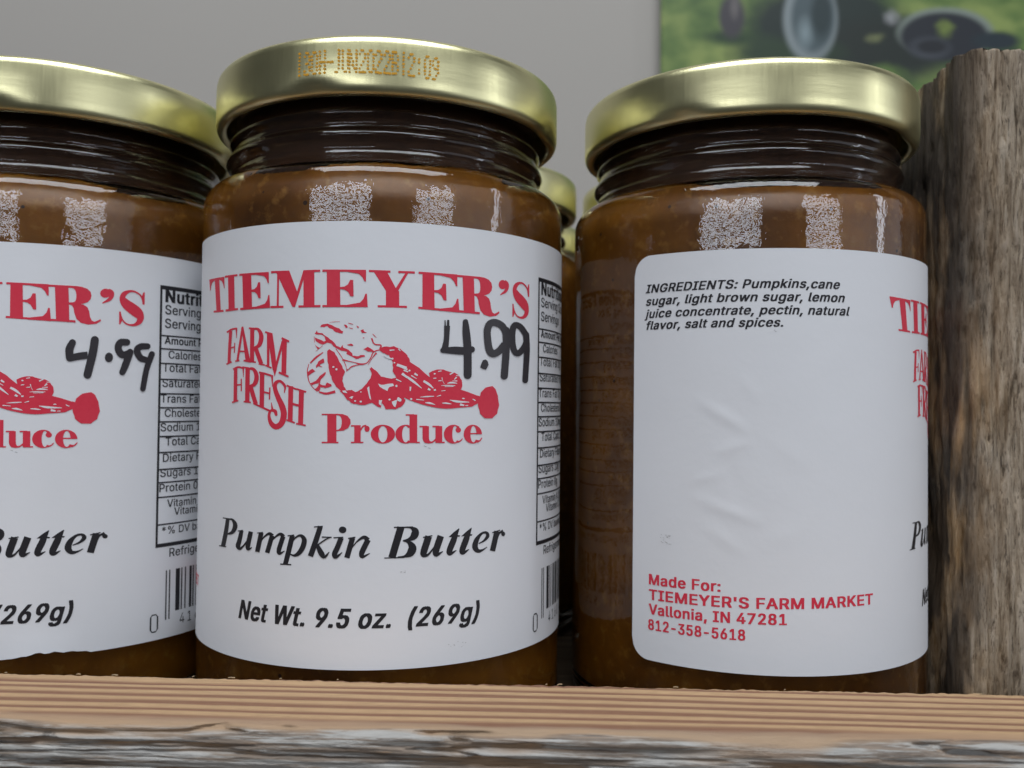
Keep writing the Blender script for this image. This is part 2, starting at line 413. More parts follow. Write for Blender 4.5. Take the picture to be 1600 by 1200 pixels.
INK['farm'] = [[[-2507, 1730, -2514, 1808, -2521, 1888, -2528, 1965, -2533, 2038, -2537, 2104, -2539, 2166, -2541, 2225, -2544, 2285], [-2413, 1737, -2420, 1816, -2427, 1895, -2433, 1972, -2438, 2044, -2442, 2109, -2444, 2170, -2446, 2229, -2448, 2289]],
    [[-2566, 2317, -2404, 2276], [-2589, 2293, -2425, 2252]],
    [[-2563, 1771, -2525, 1758, -2489, 1745, -2454, 1734, -2421, 1726, -2387, 1722, -2350, 1720, -2312, 1719, -2275, 1717], [-2596, 1745, -2558, 1732, -2521, 1720, -2482, 1707, -2441, 1698, -2399, 1692, -2358, 1690, -2320, 1689, -2282, 1688]],
    [[-2317, 1694, -2293, 1868], [-2268, 1696, -2282, 1868]],
    [[-2473, 2044, -2326, 2024], [-2486, 2022, -2338, 2002]],
    [[-2348, 1944, -2354, 2114], [-2320, 1946, -2326, 2115]],
    [[-2154, 1682, -2279, 2248], [-2100, 1690, -2221, 2255]],
    [[-2154, 1681, -2035, 2270], [-2110, 1678, -1920, 2259]],
    [[-2191, 2104, -2029, 2116], [-2188, 2078, -2027, 2090]],
    [[-2306, 2271, -2188, 2257], [-2316, 2246, -2198, 2232]],
    [[-2089, 2264, -1911, 2291], [-2081, 2236, -1904, 2263]],
    [[-1935, 1712, -1928, 2278], [-1840, 1716, -1833, 2280]],
    [[-1968, 1726, -1809, 1738], [-1966, 1697, -1808, 1709]],
    [[-1974, 2281, -1793, 2296], [-1971, 2255, -1790, 2271]],
    [[-1886, 1739, -1850, 1742, -1815, 1744, -1789, 1748, -1773, 1756, -1758, 1774, -1744, 1800, -1734, 1829, -1730, 1856, -1731, 1887, -1739, 1923, -1750, 1957, -1762, 1980, -1774, 1994, -1796, 2007, -1829, 2019, -1863, 2034], [-1887, 1710, -1853, 1708, -1816, 1706, -1776, 1707, -1734, 1720, -1699, 1745, -1669, 1776, -1646, 1813, -1633, 1854, -1633, 1897, -1642, 1942, -1660, 1985, -1688, 2021, -1728, 2044, -1772, 2053, -1812, 2054, -1850, 2058]],
    [[-1851, 2054, -1832, 2091, -1813, 2128, -1795, 2165, -1777, 2200, -1761, 2233, -1745, 2264, -1730, 2294, -1714, 2325], [-1761, 2033, -1742, 2070, -1724, 2107, -1706, 2143, -1689, 2178, -1673, 2210, -1658, 2241, -1643, 2272, -1628, 2303]],
    [[-1733, 2326, -1597, 2346], [-1727, 2301, -1591, 2321]],
    [[-1560, 1810, -1549, 2366], [-1508, 1812, -1497, 2366]],
    [[-1604, 1799, -1469, 1834], [-1595, 1772, -1460, 1807]],
    [[-1590, 2349, -1459, 2394], [-1577, 2325, -1447, 2371]],
    [[-1550, 1817, -1534, 1892, -1519, 1968, -1504, 2043, -1489, 2119, -1475, 2193, -1460, 2268, -1445, 2343, -1430, 2418], [-1447, 1807, -1432, 1883, -1417, 1958, -1402, 2034, -1389, 2109, -1377, 2185, -1367, 2260, -1357, 2335, -1347, 2411]],
    [[-1435, 2383, -1343, 2383, -1386, 2525]],
    [[-1358, 2420, -1217, 1948], [-1403, 2410, -1261, 1938]],
    [[-1252, 1911, -1257, 2477], [-1161, 1914, -1165, 2479]],
    [[-1270, 1907, -1126, 1967], [-1254, 1878, -1111, 1939]],
    [[-1315, 2469, -1126, 2540], [-1300, 2440, -1112, 2511]],
    [[-2343, 2380, -2338, 2942], [-2246, 2382, -2241, 2942]],
    [[-2372, 2968, -2199, 2934], [-2386, 2943, -2212, 2909]],
    [[-2354, 2411, -2320, 2400, -2288, 2389, -2258, 2381, -2230, 2377, -2200, 2378, -2167, 2382, -2130, 2389, -2094, 2395], [-2381, 2381, -2348, 2371, -2314, 2360, -2278, 2350, -2237, 2344, -2196, 2345, -2156, 2351, -2119, 2358, -2084, 2363]],
    [[-2116, 2376, -2090, 2529], [-2072, 2376, -2080, 2529]],
    [[-2288, 2678, -2133, 2666], [-2295, 2652, -2139, 2640]],
    [[-2154, 2556, -2148, 2766], [-2124, 2556, -2118, 2766]],
    [[-2038, 2373, -2033, 2943], [-1930, 2375, -1926, 2943]],
    [[-2069, 2953, -1893, 2964], [-2066, 2927, -1890, 2939]],
    [[-2117, 2377, -1954, 2395], [-2111, 2348, -1948, 2367]],
    [[-1987, 2400, -1946, 2405, -1907, 2409, -1877, 2414, -1861, 2423, -1847, 2441, -1833, 2468, -1823, 2498, -1819, 2525, -1821, 2551, -1828, 2581, -1839, 2608, -1850, 2626, -1860, 2636, -1882, 2647, -1915, 2657, -1949, 2669], [-1985, 2371, -1946, 2370, -1904, 2367, -1859, 2368, -1813, 2383, -1777, 2410, -1749, 2445, -1730, 2483, -1719, 2522, -1720, 2561, -1731, 2601, -1750, 2638, -1778, 2669, -1819, 2689, -1863, 2695, -1901, 2695, -1938, 2697]],
    [[-1958, 2684, -1939, 2727, -1921, 2770, -1902, 2813, -1885, 2853, -1868, 2889, -1852, 2923, -1837, 2956, -1821, 2989], [-1862, 2665, -1844, 2708, -1826, 2751, -1808, 2793, -1792, 2832, -1776, 2868, -1761, 2901, -1746, 2934, -1731, 2967]],
    [[-1841, 2977, -1808, 2989, -1776, 3000, -1742, 3012, -1702, 3026, -1653, 3043, -1598, 3062, -1541, 3082, -1487, 3101], [-1829, 2957, -1794, 2966, -1761, 2975, -1726, 2985, -1685, 2997, -1635, 3013, -1580, 3032, -1524, 3051, -1469, 3070]],
    [[-1697, 2476, -1693, 3024], [-1601, 2477, -1598, 3024]],
    [[-1721, 2467, -1686, 2473, -1652, 2479, -1619, 2485, -1586, 2492, -1552, 2500, -1518, 2509, -1484, 2518, -1450, 2527], [-1712, 2436, -1678, 2442, -1644, 2448, -1610, 2454, -1576, 2461, -1541, 2470, -1506, 2479, -1472, 2488, -1439, 2497]],
    [[-1462, 2502, -1433, 2691], [-1419, 2500, -1421, 2690]],
    [[-1651, 2784, -1488, 2815], [-1642, 2756, -1480, 2787]],
    [[-1496, 2703, -1500, 2901], [-1468, 2704, -1472, 2901]],
    [[-1453, 2949, -1444, 3088], [-1442, 2947, -1395, 3081]],
    [[-1196, 2793, -1195, 2793, -1193, 2793, -1191, 2791, -1190, 2790, -1180, 2763, -1168, 2736, -1160, 2707, -1162, 2676, -1180, 2645, -1206, 2618, -1237, 2596, -1268, 2580, -1302, 2575, -1336, 2580, -1366, 2592, -1390, 2609, -1407, 2631, -1418, 2658, -1422, 2687, -1420, 2719, -1412, 2755, -1398, 2793, -1381, 2832, -1364, 2872, -1344, 2912, -1322, 2954, -1301, 2993, -1285, 3029, -1274, 3061, -1264, 3091, -1259, 3117, -1257, 3144, -1259, 3175, -1266, 3209, -1276, 3240, -1287, 3262, -1301, 3277, -1320, 3290, -1338, 3298, -1347, 3301, -1353, 3301, -1369, 3296, -1389, 3284, -1407, 3270, -1424, 3251, -1440, 3224, -1453, 3196, -1461, 3171, -1462, 3149, -1458, 3127, -1450, 3110, -1442, 3101, -1433, 3100, -1417, 3102, -1399, 3108, -1392, 3112, -1391, 3112, -1387, 3121, -1381, 3136, -1375, 3152, -1369, 3161, -1360, 3168, -1349, 3170, -1341, 3170], [-1196, 2793, -1198, 2793, -1200, 2792, -1201, 2790, -1201, 2788, -1201, 2760, -1199, 2732, -1200, 2707, -1207, 2689, -1221, 2670, -1243, 2648, -1267, 2630, -1285, 2621, -1297, 2622, -1311, 2627, -1324, 2636, -1332, 2646, -1337, 2656, -1340, 2670, -1341, 2687, -1337, 2709, -1328, 2736, -1313, 2768, -1294, 2803, -1274, 2839, -1252, 2876, -1226, 2914, -1200, 2955, -1178, 2995, -1163, 3032, -1150, 3068, -1142, 3106, -1140, 3146, -1144, 3188, -1155, 3231, -1170, 3273, -1193, 3311, -1223, 3343, -1259, 3368, -1300, 3385, -1347, 3392, -1393, 3383, -1430, 3363, -1459, 3338, -1482, 3310, -1499, 3278, -1511, 3242, -1518, 3206, -1520, 3174, -1516, 3144, -1508, 3115, -1494, 3090, -1474, 3069, -1444, 3057, -1411, 3053, -1380, 3056, -1351, 3066, -1331, 3087, -1324, 3108, -1322, 3126, -1319, 3141, -1319, 3151, -1324, 3161, -1332, 3167, -1339, 3169]],
    [[-1119, 2681, -1121, 3252], [-1030, 2682, -1032, 3252]],
    [[-1158, 2683, -973, 2744], [-1146, 2656, -963, 2718]],
    [[-1154, 3243, -998, 3288], [-1144, 3217, -988, 3261]],
    [[-924, 2750, -932, 3296], [-835, 2752, -843, 3297]],
    [[-973, 2738, -800, 2787], [-964, 2712, -791, 2760]],
    [[-970, 3300, -798, 3329], [-964, 3273, -793, 3301]],
    [[-1075, 2978, -898, 3021], [-1064, 2942, -887, 2985]]]
INK['produce'] = [[[-431, 3127, -280, 3125, -273, 3590, -424, 3592]],
    [[-518, 3574, -241, 3570, -241, 3594, -518, 3598]],
    [[-526, 3123, -268, 3120, -268, 3142, -525, 3145]],
    [[-280, 3120, -181, 3124, -99, 3152, -51, 3213, -48, 3274, -86, 3348, -165, 3390, -276, 3401], [-280, 3142, -243, 3144, -207, 3171, -192, 3219, -191, 3276, -205, 3342, -239, 3372, -276, 3379]],
    [[11, 3300, 114, 3299, 118, 3585, 15, 3586]],
    [[-39, 3567, 161, 3565, 161, 3587, -39, 3589]],
    [[-43, 3301, 31, 3300, 31, 3322, -42, 3323]],
    [[120, 3389, 131, 3372, 141, 3354, 151, 3338, 160, 3328, 169, 3325, 180, 3324, 194, 3325, 208, 3325], [99, 3376, 110, 3359, 120, 3341, 132, 3324, 145, 3309, 161, 3300, 177, 3296, 191, 3294, 204, 3291]],
    [[258, 3357, 254, 3378, 243, 3395, 226, 3405, 208, 3405, 191, 3396, 180, 3379, 175, 3358, 179, 3336, 190, 3319, 207, 3310, 225, 3309, 242, 3319, 253, 3336]],
    [[664, 3440, 659, 3406, 644, 3374, 620, 3345, 589, 3322, 552, 3304, 511, 3293, 468, 3289, 425, 3293, 384, 3305, 347, 3323, 317, 3347, 294, 3376, 280, 3409, 276, 3442, 281, 3476, 296, 3508, 319, 3537, 350, 3560, 387, 3578, 429, 3589, 472, 3593, 515, 3589, 556, 3577, 592, 3559, 623, 3535, 646, 3506, 660, 3474, 664, 3440], [543, 3441, 540, 3411, 535, 3383, 526, 3358, 514, 3337, 500, 3322, 484, 3312, 468, 3309, 452, 3312, 437, 3322, 423, 3338, 412, 3359, 403, 3384, 398, 3412, 397, 3441, 399, 3471, 405, 3499, 414, 3524, 426, 3545, 440, 3560, 455, 3570, 471, 3573, 488, 3570, 503, 3560, 516, 3544, 528, 3523, 536, 3498, 541, 3470, 543, 3441]],
    [[942, 3322, 920, 3308, 895, 3297, 869, 3290, 842, 3287, 815, 3288, 789, 3293, 763, 3302, 740, 3314, 719, 3330, 702, 3348, 687, 3369, 677, 3392, 671, 3416, 669, 3440, 672, 3465, 678, 3489, 689, 3511, 704, 3532, 722, 3550, 743, 3566, 767, 3578, 792, 3586, 819, 3591, 846, 3592, 873, 3589, 899, 3582, 923, 3571, 945, 3557], [872, 3338, 865, 3325, 856, 3316, 847, 3310, 837, 3307, 827, 3308, 818, 3312, 809, 3319, 801, 3330, 794, 3344, 788, 3360, 783, 3378, 779, 3398, 777, 3418, 777, 3440, 778, 3461, 780, 3482, 784, 3502, 790, 3520, 796, 3536, 804, 3549, 812, 3560, 821, 3568, 831, 3572, 840, 3572, 850, 3570, 859, 3563, 867, 3554, 875, 3541]],
    [[893, 3122, 1018, 3121, 1024, 3583, 899, 3582]],
    [[832, 3117, 968, 3116, 968, 3139, 832, 3139]],
    [[1011, 3563, 1066, 3563, 1066, 3585, 1011, 3585]],
    [[1108, 3308, 1214, 3308, 1217, 3514, 1111, 3514]],
    [[1058, 3304, 1184, 3303, 1184, 3326, 1058, 3326]],
    [[1110, 3477, 1118, 3539, 1149, 3581, 1213, 3593, 1277, 3584, 1333, 3547], [1217, 3477, 1220, 3522, 1233, 3551, 1254, 3561, 1284, 3552, 1333, 3507]],
    [[1325, 3308, 1440, 3308, 1443, 3585, 1329, 3584]],
    [[1273, 3303, 1390, 3303, 1390, 3326, 1274, 3326]],
    [[1433, 3565, 1488, 3565, 1488, 3588, 1433, 3587]],
    [[1754, 3326, 1731, 3311, 1705, 3299, 1678, 3290, 1650, 3286, 1622, 3287, 1595, 3291, 1568, 3299, 1544, 3312, 1523, 3327, 1504, 3346, 1490, 3367, 1479, 3391, 1472, 3415, 1471, 3441, 1473, 3466, 1480, 3491, 1491, 3514, 1507, 3535, 1525, 3554, 1547, 3570, 1572, 3583, 1598, 3592, 1626, 3596, 1654, 3597, 1682, 3593, 1709, 3585, 1734, 3574, 1757, 3558], [1698, 3341, 1692, 3328, 1685, 3317, 1677, 3310, 1669, 3306, 1661, 3307, 1653, 3310, 1645, 3318, 1638, 3328, 1632, 3342, 1627, 3359, 1623, 3377, 1620, 3398, 1618, 3419, 1618, 3441, 1619, 3464, 1621, 3485, 1624, 3506, 1629, 3524, 1635, 3541, 1641, 3555, 1648, 3565, 1656, 3573, 1664, 3577, 1672, 3577, 1680, 3573, 1688, 3567, 1695, 3556, 1701, 3543]],
    [[1776, 3374, 1772, 3394, 1758, 3410, 1738, 3418, 1716, 3418, 1696, 3409, 1682, 3394, 1677, 3374, 1681, 3354, 1695, 3339, 1715, 3330, 1737, 3330, 1757, 3339, 1771, 3355]],
    [[1721, 3587, 1735, 3580, 1749, 3574, 1764, 3567, 1777, 3559, 1788, 3548, 1797, 3537, 1804, 3525, 1812, 3515], [1709, 3564, 1724, 3558, 1739, 3554, 1752, 3548, 1763, 3543, 1773, 3536, 1782, 3527, 1791, 3517, 1801, 3507]],
    [[2178, 3446, 2174, 3415, 2163, 3385, 2145, 3357, 2122, 3333, 2093, 3313, 2062, 3299, 2028, 3290, 1993, 3287, 1959, 3290, 1926, 3300, 1896, 3315, 1871, 3335, 1850, 3359, 1836, 3387, 1827, 3417, 1825, 3448, 1830, 3478, 1841, 3508, 1858, 3535, 1881, 3558, 1908, 3577, 1939, 3591, 1973, 3600, 2008, 3602, 2042, 3598, 2075, 3588, 2106, 3572, 2132, 3552], [2069, 3445, 2067, 3418, 2063, 3392, 2057, 3368, 2050, 3347, 2040, 3330, 2030, 3317, 2018, 3310, 2007, 3307, 1995, 3310, 1984, 3319, 1974, 3332, 1966, 3349, 1959, 3371, 1954, 3395, 1951, 3421, 1951, 3448, 1953, 3475, 1957, 3501, 1963, 3524, 1971, 3545, 1980, 3561, 1991, 3573, 2002, 3580, 2014, 3582, 2025, 3578, 2036, 3569, 2046, 3555, 2055, 3537]],
    [[1933, 3424, 2168, 3426, 2168, 3449, 1934, 3446]],
    [[2090, 3591, 2105, 3584, 2120, 3577, 2136, 3568, 2151, 3558, 2162, 3546, 2170, 3533, 2178, 3521, 2185, 3509], [2075, 3569, 2091, 3562, 2107, 3556, 2122, 3550, 2134, 3543, 2144, 3535, 2153, 3524, 2162, 3513, 2172, 3502]]]
INK['butter'] = [[[-2501, 4926, -2517, 4985, -2532, 5044, -2549, 5103, -2566, 5162, -2586, 5223, -2608, 5286, -2631, 5349, -2654, 5412], [-2393, 4925, -2403, 4983, -2413, 5042, -2424, 5101, -2437, 5161, -2454, 5223, -2473, 5285, -2493, 5348, -2513, 5411]],
    [[-2607, 4940, -2413, 4939], [-2602, 4921, -2408, 4920]],
    [[-2721, 5425, -2483, 5419], [-2715, 5406, -2478, 5400]],
    [[-2441, 4946, -2406, 4946, -2372, 4945, -2346, 4947, -2330, 4954, -2316, 4970, -2302, 4992, -2295, 5015, -2295, 5032, -2299, 5051, -2309, 5077, -2323, 5103, -2339, 5123, -2358, 5138, -2392, 5154, -2437, 5171, -2482, 5189], [-2439, 4925, -2405, 4921, -2369, 4916, -2329, 4913, -2288, 4920, -2250, 4935, -2214, 4957, -2184, 4985, -2170, 5020, -2176, 5058, -2197, 5095, -2227, 5130, -2268, 5160, -2319, 5181, -2372, 5191, -2423, 5197, -2473, 5204]],
    [[-2112, 5094, -2126, 5136, -2141, 5178, -2155, 5219, -2167, 5254, -2181, 5284, -2195, 5312, -2207, 5340, -2208, 5370, -2193, 5396, -2165, 5415, -2127, 5425, -2082, 5421, -2050, 5402, -2028, 5380, -2007, 5356, -1988, 5334], [-2018, 5099, -2028, 5140, -2038, 5183, -2048, 5224, -2057, 5261, -2068, 5294, -2079, 5322, -2086, 5342, -2089, 5353, -2090, 5359, -2090, 5366, -2091, 5372, -2098, 5377, -2088, 5375, -2063, 5361, -2034, 5342, -2006, 5325]],
    [[-2158, 5119, -2026, 5094], [-2162, 5104, -2029, 5079]],
    [[-1891, 5088, -1910, 5152, -1931, 5218, -1950, 5280, -1960, 5329, -1959, 5363, -1950, 5388, -1927, 5406, -1892, 5412, -1861, 5402, -1839, 5386, -1821, 5368, -1803, 5352], [-1791, 5096, -1808, 5160, -1825, 5226, -1841, 5285, -1852, 5330, -1858, 5355, -1862, 5365, -1869, 5364, -1883, 5366, -1882, 5369, -1862, 5364, -1836, 5354, -1811, 5345]],
    [[-2017, 5373, -1989, 5346, -1961, 5320, -1934, 5292, -1909, 5262, -1889, 5229, -1872, 5196, -1857, 5162, -1841, 5129], [-2049, 5360, -2021, 5332, -1993, 5306, -1966, 5279, -1943, 5252, -1922, 5222, -1903, 5190, -1885, 5157, -1867, 5124]],
    [[-1659, 5087, -1739, 5411], [-1562, 5095, -1640, 5418]],
    [[-1699, 5113, -1571, 5090], [-1702, 5099, -1573, 5076]],
    [[-1645, 5279, -1617, 5249, -1590, 5219, -1564, 5192, -1537, 5168, -1510, 5149, -1482, 5133, -1458, 5123, -1444, 5122, -1445, 5125, -1442, 5132, -1432, 5146, -1419, 5161], [-1662, 5271, -1637, 5240, -1612, 5209, -1587, 5179, -1562, 5152, -1536, 5128, -1509, 5105, -1482, 5087, -1451, 5073, -1414, 5074, -1387, 5086, -1370, 5097, -1354, 5104]],
    [[-1431, 5117, -1528, 5407], [-1343, 5132, -1437, 5420]],
    [[-1432, 5271, -1405, 5243, -1378, 5214, -1352, 5187, -1325, 5164, -1297, 5144, -1268, 5127, -1243, 5116, -1228, 5114, -1228, 5118, -1224, 5126, -1214, 5142, -1201, 5158], [-1448, 5262, -1423, 5233, -1398, 5202, -1373, 5173, -1347, 5147, -1321, 5122, -1293, 5099, -1265, 5079, -1233, 5066, -1197, 5068, -1170, 5082, -1153, 5096, -1137, 5105]],
    [[-1215, 5115, -1236, 5173, -1259, 5234, -1280, 5291, -1293, 5338, -1295, 5373, -1290, 5401, -1270, 5423, -1236, 5431, -1207, 5420, -1183, 5401, -1160, 5380, -1139, 5361], [-1132, 5133, -1152, 5192, -1174, 5252, -1193, 5307, -1206, 5348, -1212, 5372, -1215, 5383, -1221, 5382, -1233, 5382, -1226, 5385, -1202, 5377, -1173, 5364, -1145, 5353]],
    [[-1047, 5095, -1063, 5159, -1080, 5224, -1096, 5288, -1111, 5349, -1126, 5405, -1139, 5458, -1153, 5510, -1167, 5563], [-958, 5109, -974, 5173, -990, 5238, -1006, 5302, -1021, 5363, -1036, 5419, -1051, 5472, -1065, 5524, -1080, 5576]],
    [[-1087, 5120, -969, 5101], [-1090, 5102, -971, 5083]],
    [[-1222, 5586, -1016, 5582], [-1221, 5566, -1016, 5562]],
    [[-1024, 5245, -1000, 5216, -977, 5186, -955, 5160, -932, 5140, -910, 5126, -889, 5117, -871, 5114, -859, 5117, -850, 5124, -841, 5137, -834, 5153, -832, 5166, -833, 5181, -837, 5204, -844, 5230, -853, 5256, -865, 5282, -881, 5310, -897, 5337, -912, 5357, -925, 5372, -938, 5384, -952, 5394, -966, 5401, -979, 5404, -995, 5403, -1014, 5398, -1034, 5395], [-1039, 5236, -1017, 5206, -996, 5176, -974, 5146, -952, 5122, -929, 5102, -904, 5086, -877, 5076, -848, 5072, -818, 5079, -791, 5094, -767, 5117, -750, 5146, -745, 5180, -748, 5215, -756, 5250, -768, 5283, -785, 5317, -806, 5350, -831, 5380, -856, 5404, -883, 5422, -911, 5433, -937, 5439, -963, 5440, -987, 5436, -1007, 5428, -1024, 5418, -1041, 5410]],
    [[-557, 4923, -577, 4982, -596, 5041, -616, 5100, -636, 5160, -657, 5221, -679, 5282, -701, 5345, -723, 5407], [-477, 4945, -494, 5004, -512, 5064, -530, 5124, -549, 5184, -570, 5246, -591, 5308, -613, 5370, -635, 5432]],
    [[-624, 4956, -476, 4940], [-626, 4938, -478, 4922]],
    [[-567, 5253, -533, 5228, -498, 5204, -465, 5180, -435, 5160, -411, 5145, -389, 5133, -369, 5122, -347, 5111], [-581, 5235, -547, 5210, -512, 5185, -478, 5162, -448, 5142, -421, 5127, -398, 5116, -377, 5107, -355, 5097]],
    [[-493, 5113, -328, 5114], [-492, 5093, -328, 5095]],
    [[-593, 5249, -579, 5286, -565, 5325, -550, 5363, -533, 5393, -515, 5415, -495, 5433, -466, 5447, -430, 5444, -406, 5423, -389, 5396, -374, 5367, -360, 5341], [-539, 5222, -516, 5255, -492, 5289, -470, 5320, -453, 5345, -442, 5366, -436, 5382, -438, 5390, -445, 5396, -435, 5394, -414, 5378, -391, 5356, -368, 5335]],
    [[-211, 5091, -228, 5135, -245, 5180, -262, 5222, -276, 5258, -290, 5287, -303, 5312, -314, 5338, -320, 5366, -318, 5395, -307, 5421, -281, 5444, -244, 5444, -218, 5425, -195, 5399, -171, 5370, -148, 5343], [-132, 5121, -149, 5165, -166, 5209, -183, 5252, -198, 5290, -212, 5322, -224, 5348, -232, 5366, -236, 5375, -238, 5384, -240, 5390, -248, 5389, -258, 5392, -244, 5389, -217, 5374, -185, 5354, -155, 5336]],
    [[-298, 5120, -138, 5109], [-299, 5101, -140, 5090]],
    [[-91, 4980, -96, 5004, -113, 5023, -138, 5034, -165, 5034, -190, 5024, -207, 5006, -214, 4982, -208, 4959, -191, 4939, -166, 4928, -139, 4928, -114, 4938, -97, 4957]],
    [[-32, 5096, -120, 5417], [51, 5118, -36, 5439]],
    [[-59, 5128, 56, 5107], [-63, 5107, 52, 5087]],
    [[-1, 5283, 23, 5253, 47, 5222, 71, 5193, 96, 5170, 123, 5151, 151, 5135, 177, 5126, 192, 5125, 195, 5130, 201, 5140, 212, 5157, 227, 5176], [-14, 5273, 9, 5242, 32, 5210, 55, 5179, 78, 5151, 103, 5126, 129, 5101, 156, 5081, 188, 5068, 223, 5071, 249, 5087, 268, 5102, 285, 5113]],
    [[220, 5114, 193, 5169, 164, 5226, 138, 5281, 120, 5327, 115, 5365, 119, 5398, 140, 5427, 174, 5435, 203, 5423, 232, 5402, 263, 5378, 291, 5357], [297, 5153, 271, 5208, 243, 5266, 219, 5317, 202, 5355, 194, 5377, 189, 5386, 181, 5382, 173, 5384, 187, 5385, 217, 5375, 253, 5361, 287, 5348]],
    [[722, 4923, 584, 5410], [834, 4958, 695, 5445]],
    [[667, 4951, 973, 4953], [667, 4931, 972, 4932]],
    [[520, 5439, 842, 5438], [519, 5422, 842, 5420]],
    [[809, 4953, 843, 4955, 877, 4956, 909, 4960, 933, 4969, 949, 4986, 957, 5007, 956, 5023, 950, 5028, 947, 5027, 945, 5034, 943, 5046, 941, 5057, 938, 5069, 931, 5084, 919, 5101, 903, 5116, 884, 5127, 861, 5135, 836, 5143, 810, 5151], [809, 4937, 842, 4936, 877, 4935, 911, 4934, 943, 4936, 975, 4940, 1008, 4948, 1040, 4965, 1065, 4995, 1074, 5035, 1069, 5071, 1055, 5102, 1035, 5127, 1009, 5146, 980, 5157, 951, 5163, 923, 5167, 895, 5169, 867, 5168, 839, 5166, 813, 5164]],
    [[811, 5168, 833, 5176, 855, 5183, 874, 5192, 886, 5204, 896, 5224, 904, 5249, 907, 5271, 904, 5280, 901, 5282, 898, 5292, 893, 5306, 888, 5320, 883, 5336, 872, 5357, 856, 5377, 836, 5393, 814, 5402, 788, 5405, 761, 5407, 733, 5409], [812, 5155, 835, 5154, 859, 5152, 885, 5152, 915, 5159, 946, 5174, 978, 5194, 1009, 5222, 1030, 5261, 1034, 5306, 1023, 5345, 1004, 5377, 979, 5403, 948, 5420, 913, 5428, 879, 5431, 848, 5432, 818, 5432, 789, 5430, 762, 5428, 734, 5426]],
    [[1142, 5126, 1297, 5104], [1138, 5107, 1293, 5085]],
    [[1180, 5082, 1160, 5143, 1139, 5206, 1119, 5265, 1106, 5312, 1099, 5343, 1096, 5366, 1100, 5397, 1122, 5427, 1151, 5439, 1181, 5439, 1212, 5431, 1239, 5413, 1265, 5386, 1292, 5351, 1321, 5313, 1349, 5277], [1288, 5121, 1268, 5182, 1247, 5245, 1228, 5303, 1214, 5348, 1203, 5376, 1196, 5389, 1192, 5380, 1180, 5367, 1176, 5372, 1183, 5380, 1197, 5386, 1217, 5383, 1242, 5365, 1270, 5334, 1301, 5297, 1331, 5263]],
    [[1335, 5295, 1398, 5182], [1317, 5285, 1380, 5172]],
    [[1385, 5084, 1362, 5149, 1338, 5217, 1317, 5280, 1305, 5332, 1303, 5370, 1310, 5404, 1339, 5435, 1376, 5440, 1404, 5428, 1430, 5408, 1456, 5385, 1481, 5364], [1492, 5124, 1470, 5189, 1446, 5256, 1425, 5317, 1411, 5361, 1403, 5384, 1398, 5387, 1382, 5375, 1370, 5377, 1381, 5380, 1409, 5374, 1442, 5364, 1475, 5355]],
    [[1683, 5047, 1667, 5074, 1651, 5099, 1635, 5127, 1619, 5158, 1599, 5201, 1575, 5252, 1555, 5302, 1542, 5345, 1540, 5378, 1551, 5411, 1584, 5437, 1617, 5437, 1643, 5424, 1669, 5405, 1695, 5383, 1719, 5363], [1741, 5067, 1737, 5098, 1733, 5129, 1728, 5161, 1718, 5199, 1700, 5245, 1676, 5296, 1654, 5343, 1640, 5375, 1635, 5388, 1629, 5383, 1611, 5372, 1605, 5376, 1619, 5378, 1647, 5372, 1680, 5362, 1713, 5353]],
    [[1573, 5132, 1659, 5061, 1752, 5001, 1768, 5002, 1738, 5108, 1785, 5117, 1770, 5138]],
    [[1910, 5054, 1894, 5079, 1879, 5103, 1863, 5129, 1847, 5160, 1827, 5202, 1805, 5253, 1784, 5304, 1772, 5347, 1771, 5380, 1782, 5414, 1817, 5439, 1852, 5439, 1878, 5426, 1903, 5406, 1929, 5383, 1953, 5362], [1971, 5075, 1968, 5104, 1966, 5133, 1961, 5164, 1952, 5200, 1934, 5246, 1911, 5297, 1889, 5344, 1875, 5377, 1870, 5390, 1864, 5386, 1845, 5375, 1836, 5379, 1850, 5380, 1879, 5373, 1913, 5362, 1946, 5352]],
    [[1800, 5134, 1890, 5064, 1985, 5004, 2001, 5006, 1973, 5110, 2014, 5113, 1998, 5137]],
    [[2140, 5285, 2171, 5278, 2203, 5270, 2235, 5262, 2265, 5250, 2293, 5235, 2320, 5217, 2342, 5196, 2356, 5173, 2356, 5145, 2344, 5120, 2323, 5100, 2297, 5086, 2269, 5081, 2240, 5082, 2209, 5087, 2179, 5098, 2148, 5114, 2115, 5135, 2084, 5161, 2058, 5188, 2038, 5219, 2022, 5253, 2011, 5288, 2010, 5325, 2023, 5361, 2046, 5392, 2075, 5415, 2111, 5431, 2148, 5434, 2180, 5427, 2206, 5416, 2230, 5405, 2252, 5393, 2273, 5380, 2293, 5367, 2312, 5355], [2132, 5272, 2160, 5259, 2189, 5247, 2215, 5234, 2236, 5219, 2254, 5202, 2269, 5183, 2280, 5165, 2284, 5153, 2284, 5147, 2284, 5139, 2281, 5131, 2277, 5127, 2267, 5123, 2248, 5121, 2227, 5123, 2207, 5132, 2188, 5149, 2168, 5174, 2151, 5202, 2139, 5229, 2130, 5255, 2124, 5283, 2121, 5308, 2121, 5324, 2123, 5335, 2128, 5348, 2134, 5360, 2138, 5368, 2144, 5373, 2163, 5377, 2188, 5377, 2214, 5375, 2236, 5371, 2258, 5363, 2281, 5354, 2304, 5345]],
    [[2460, 5087, 2367, 5413], [2577, 5117, 2480, 5444]],
    [[2419, 5128, 2592, 5101], [2411, 5109, 2584, 5081]],
    [[2533, 5248, 2546, 5221, 2559, 5193, 2573, 5168, 2589, 5151, 2608, 5145, 2627, 5144, 2652, 5146, 2678, 5145], [2515, 5242, 2525, 5214, 2536, 5185, 2547, 5157, 2561, 5134, 2581, 5116, 2603, 5103, 2624, 5094, 2642, 5084]],
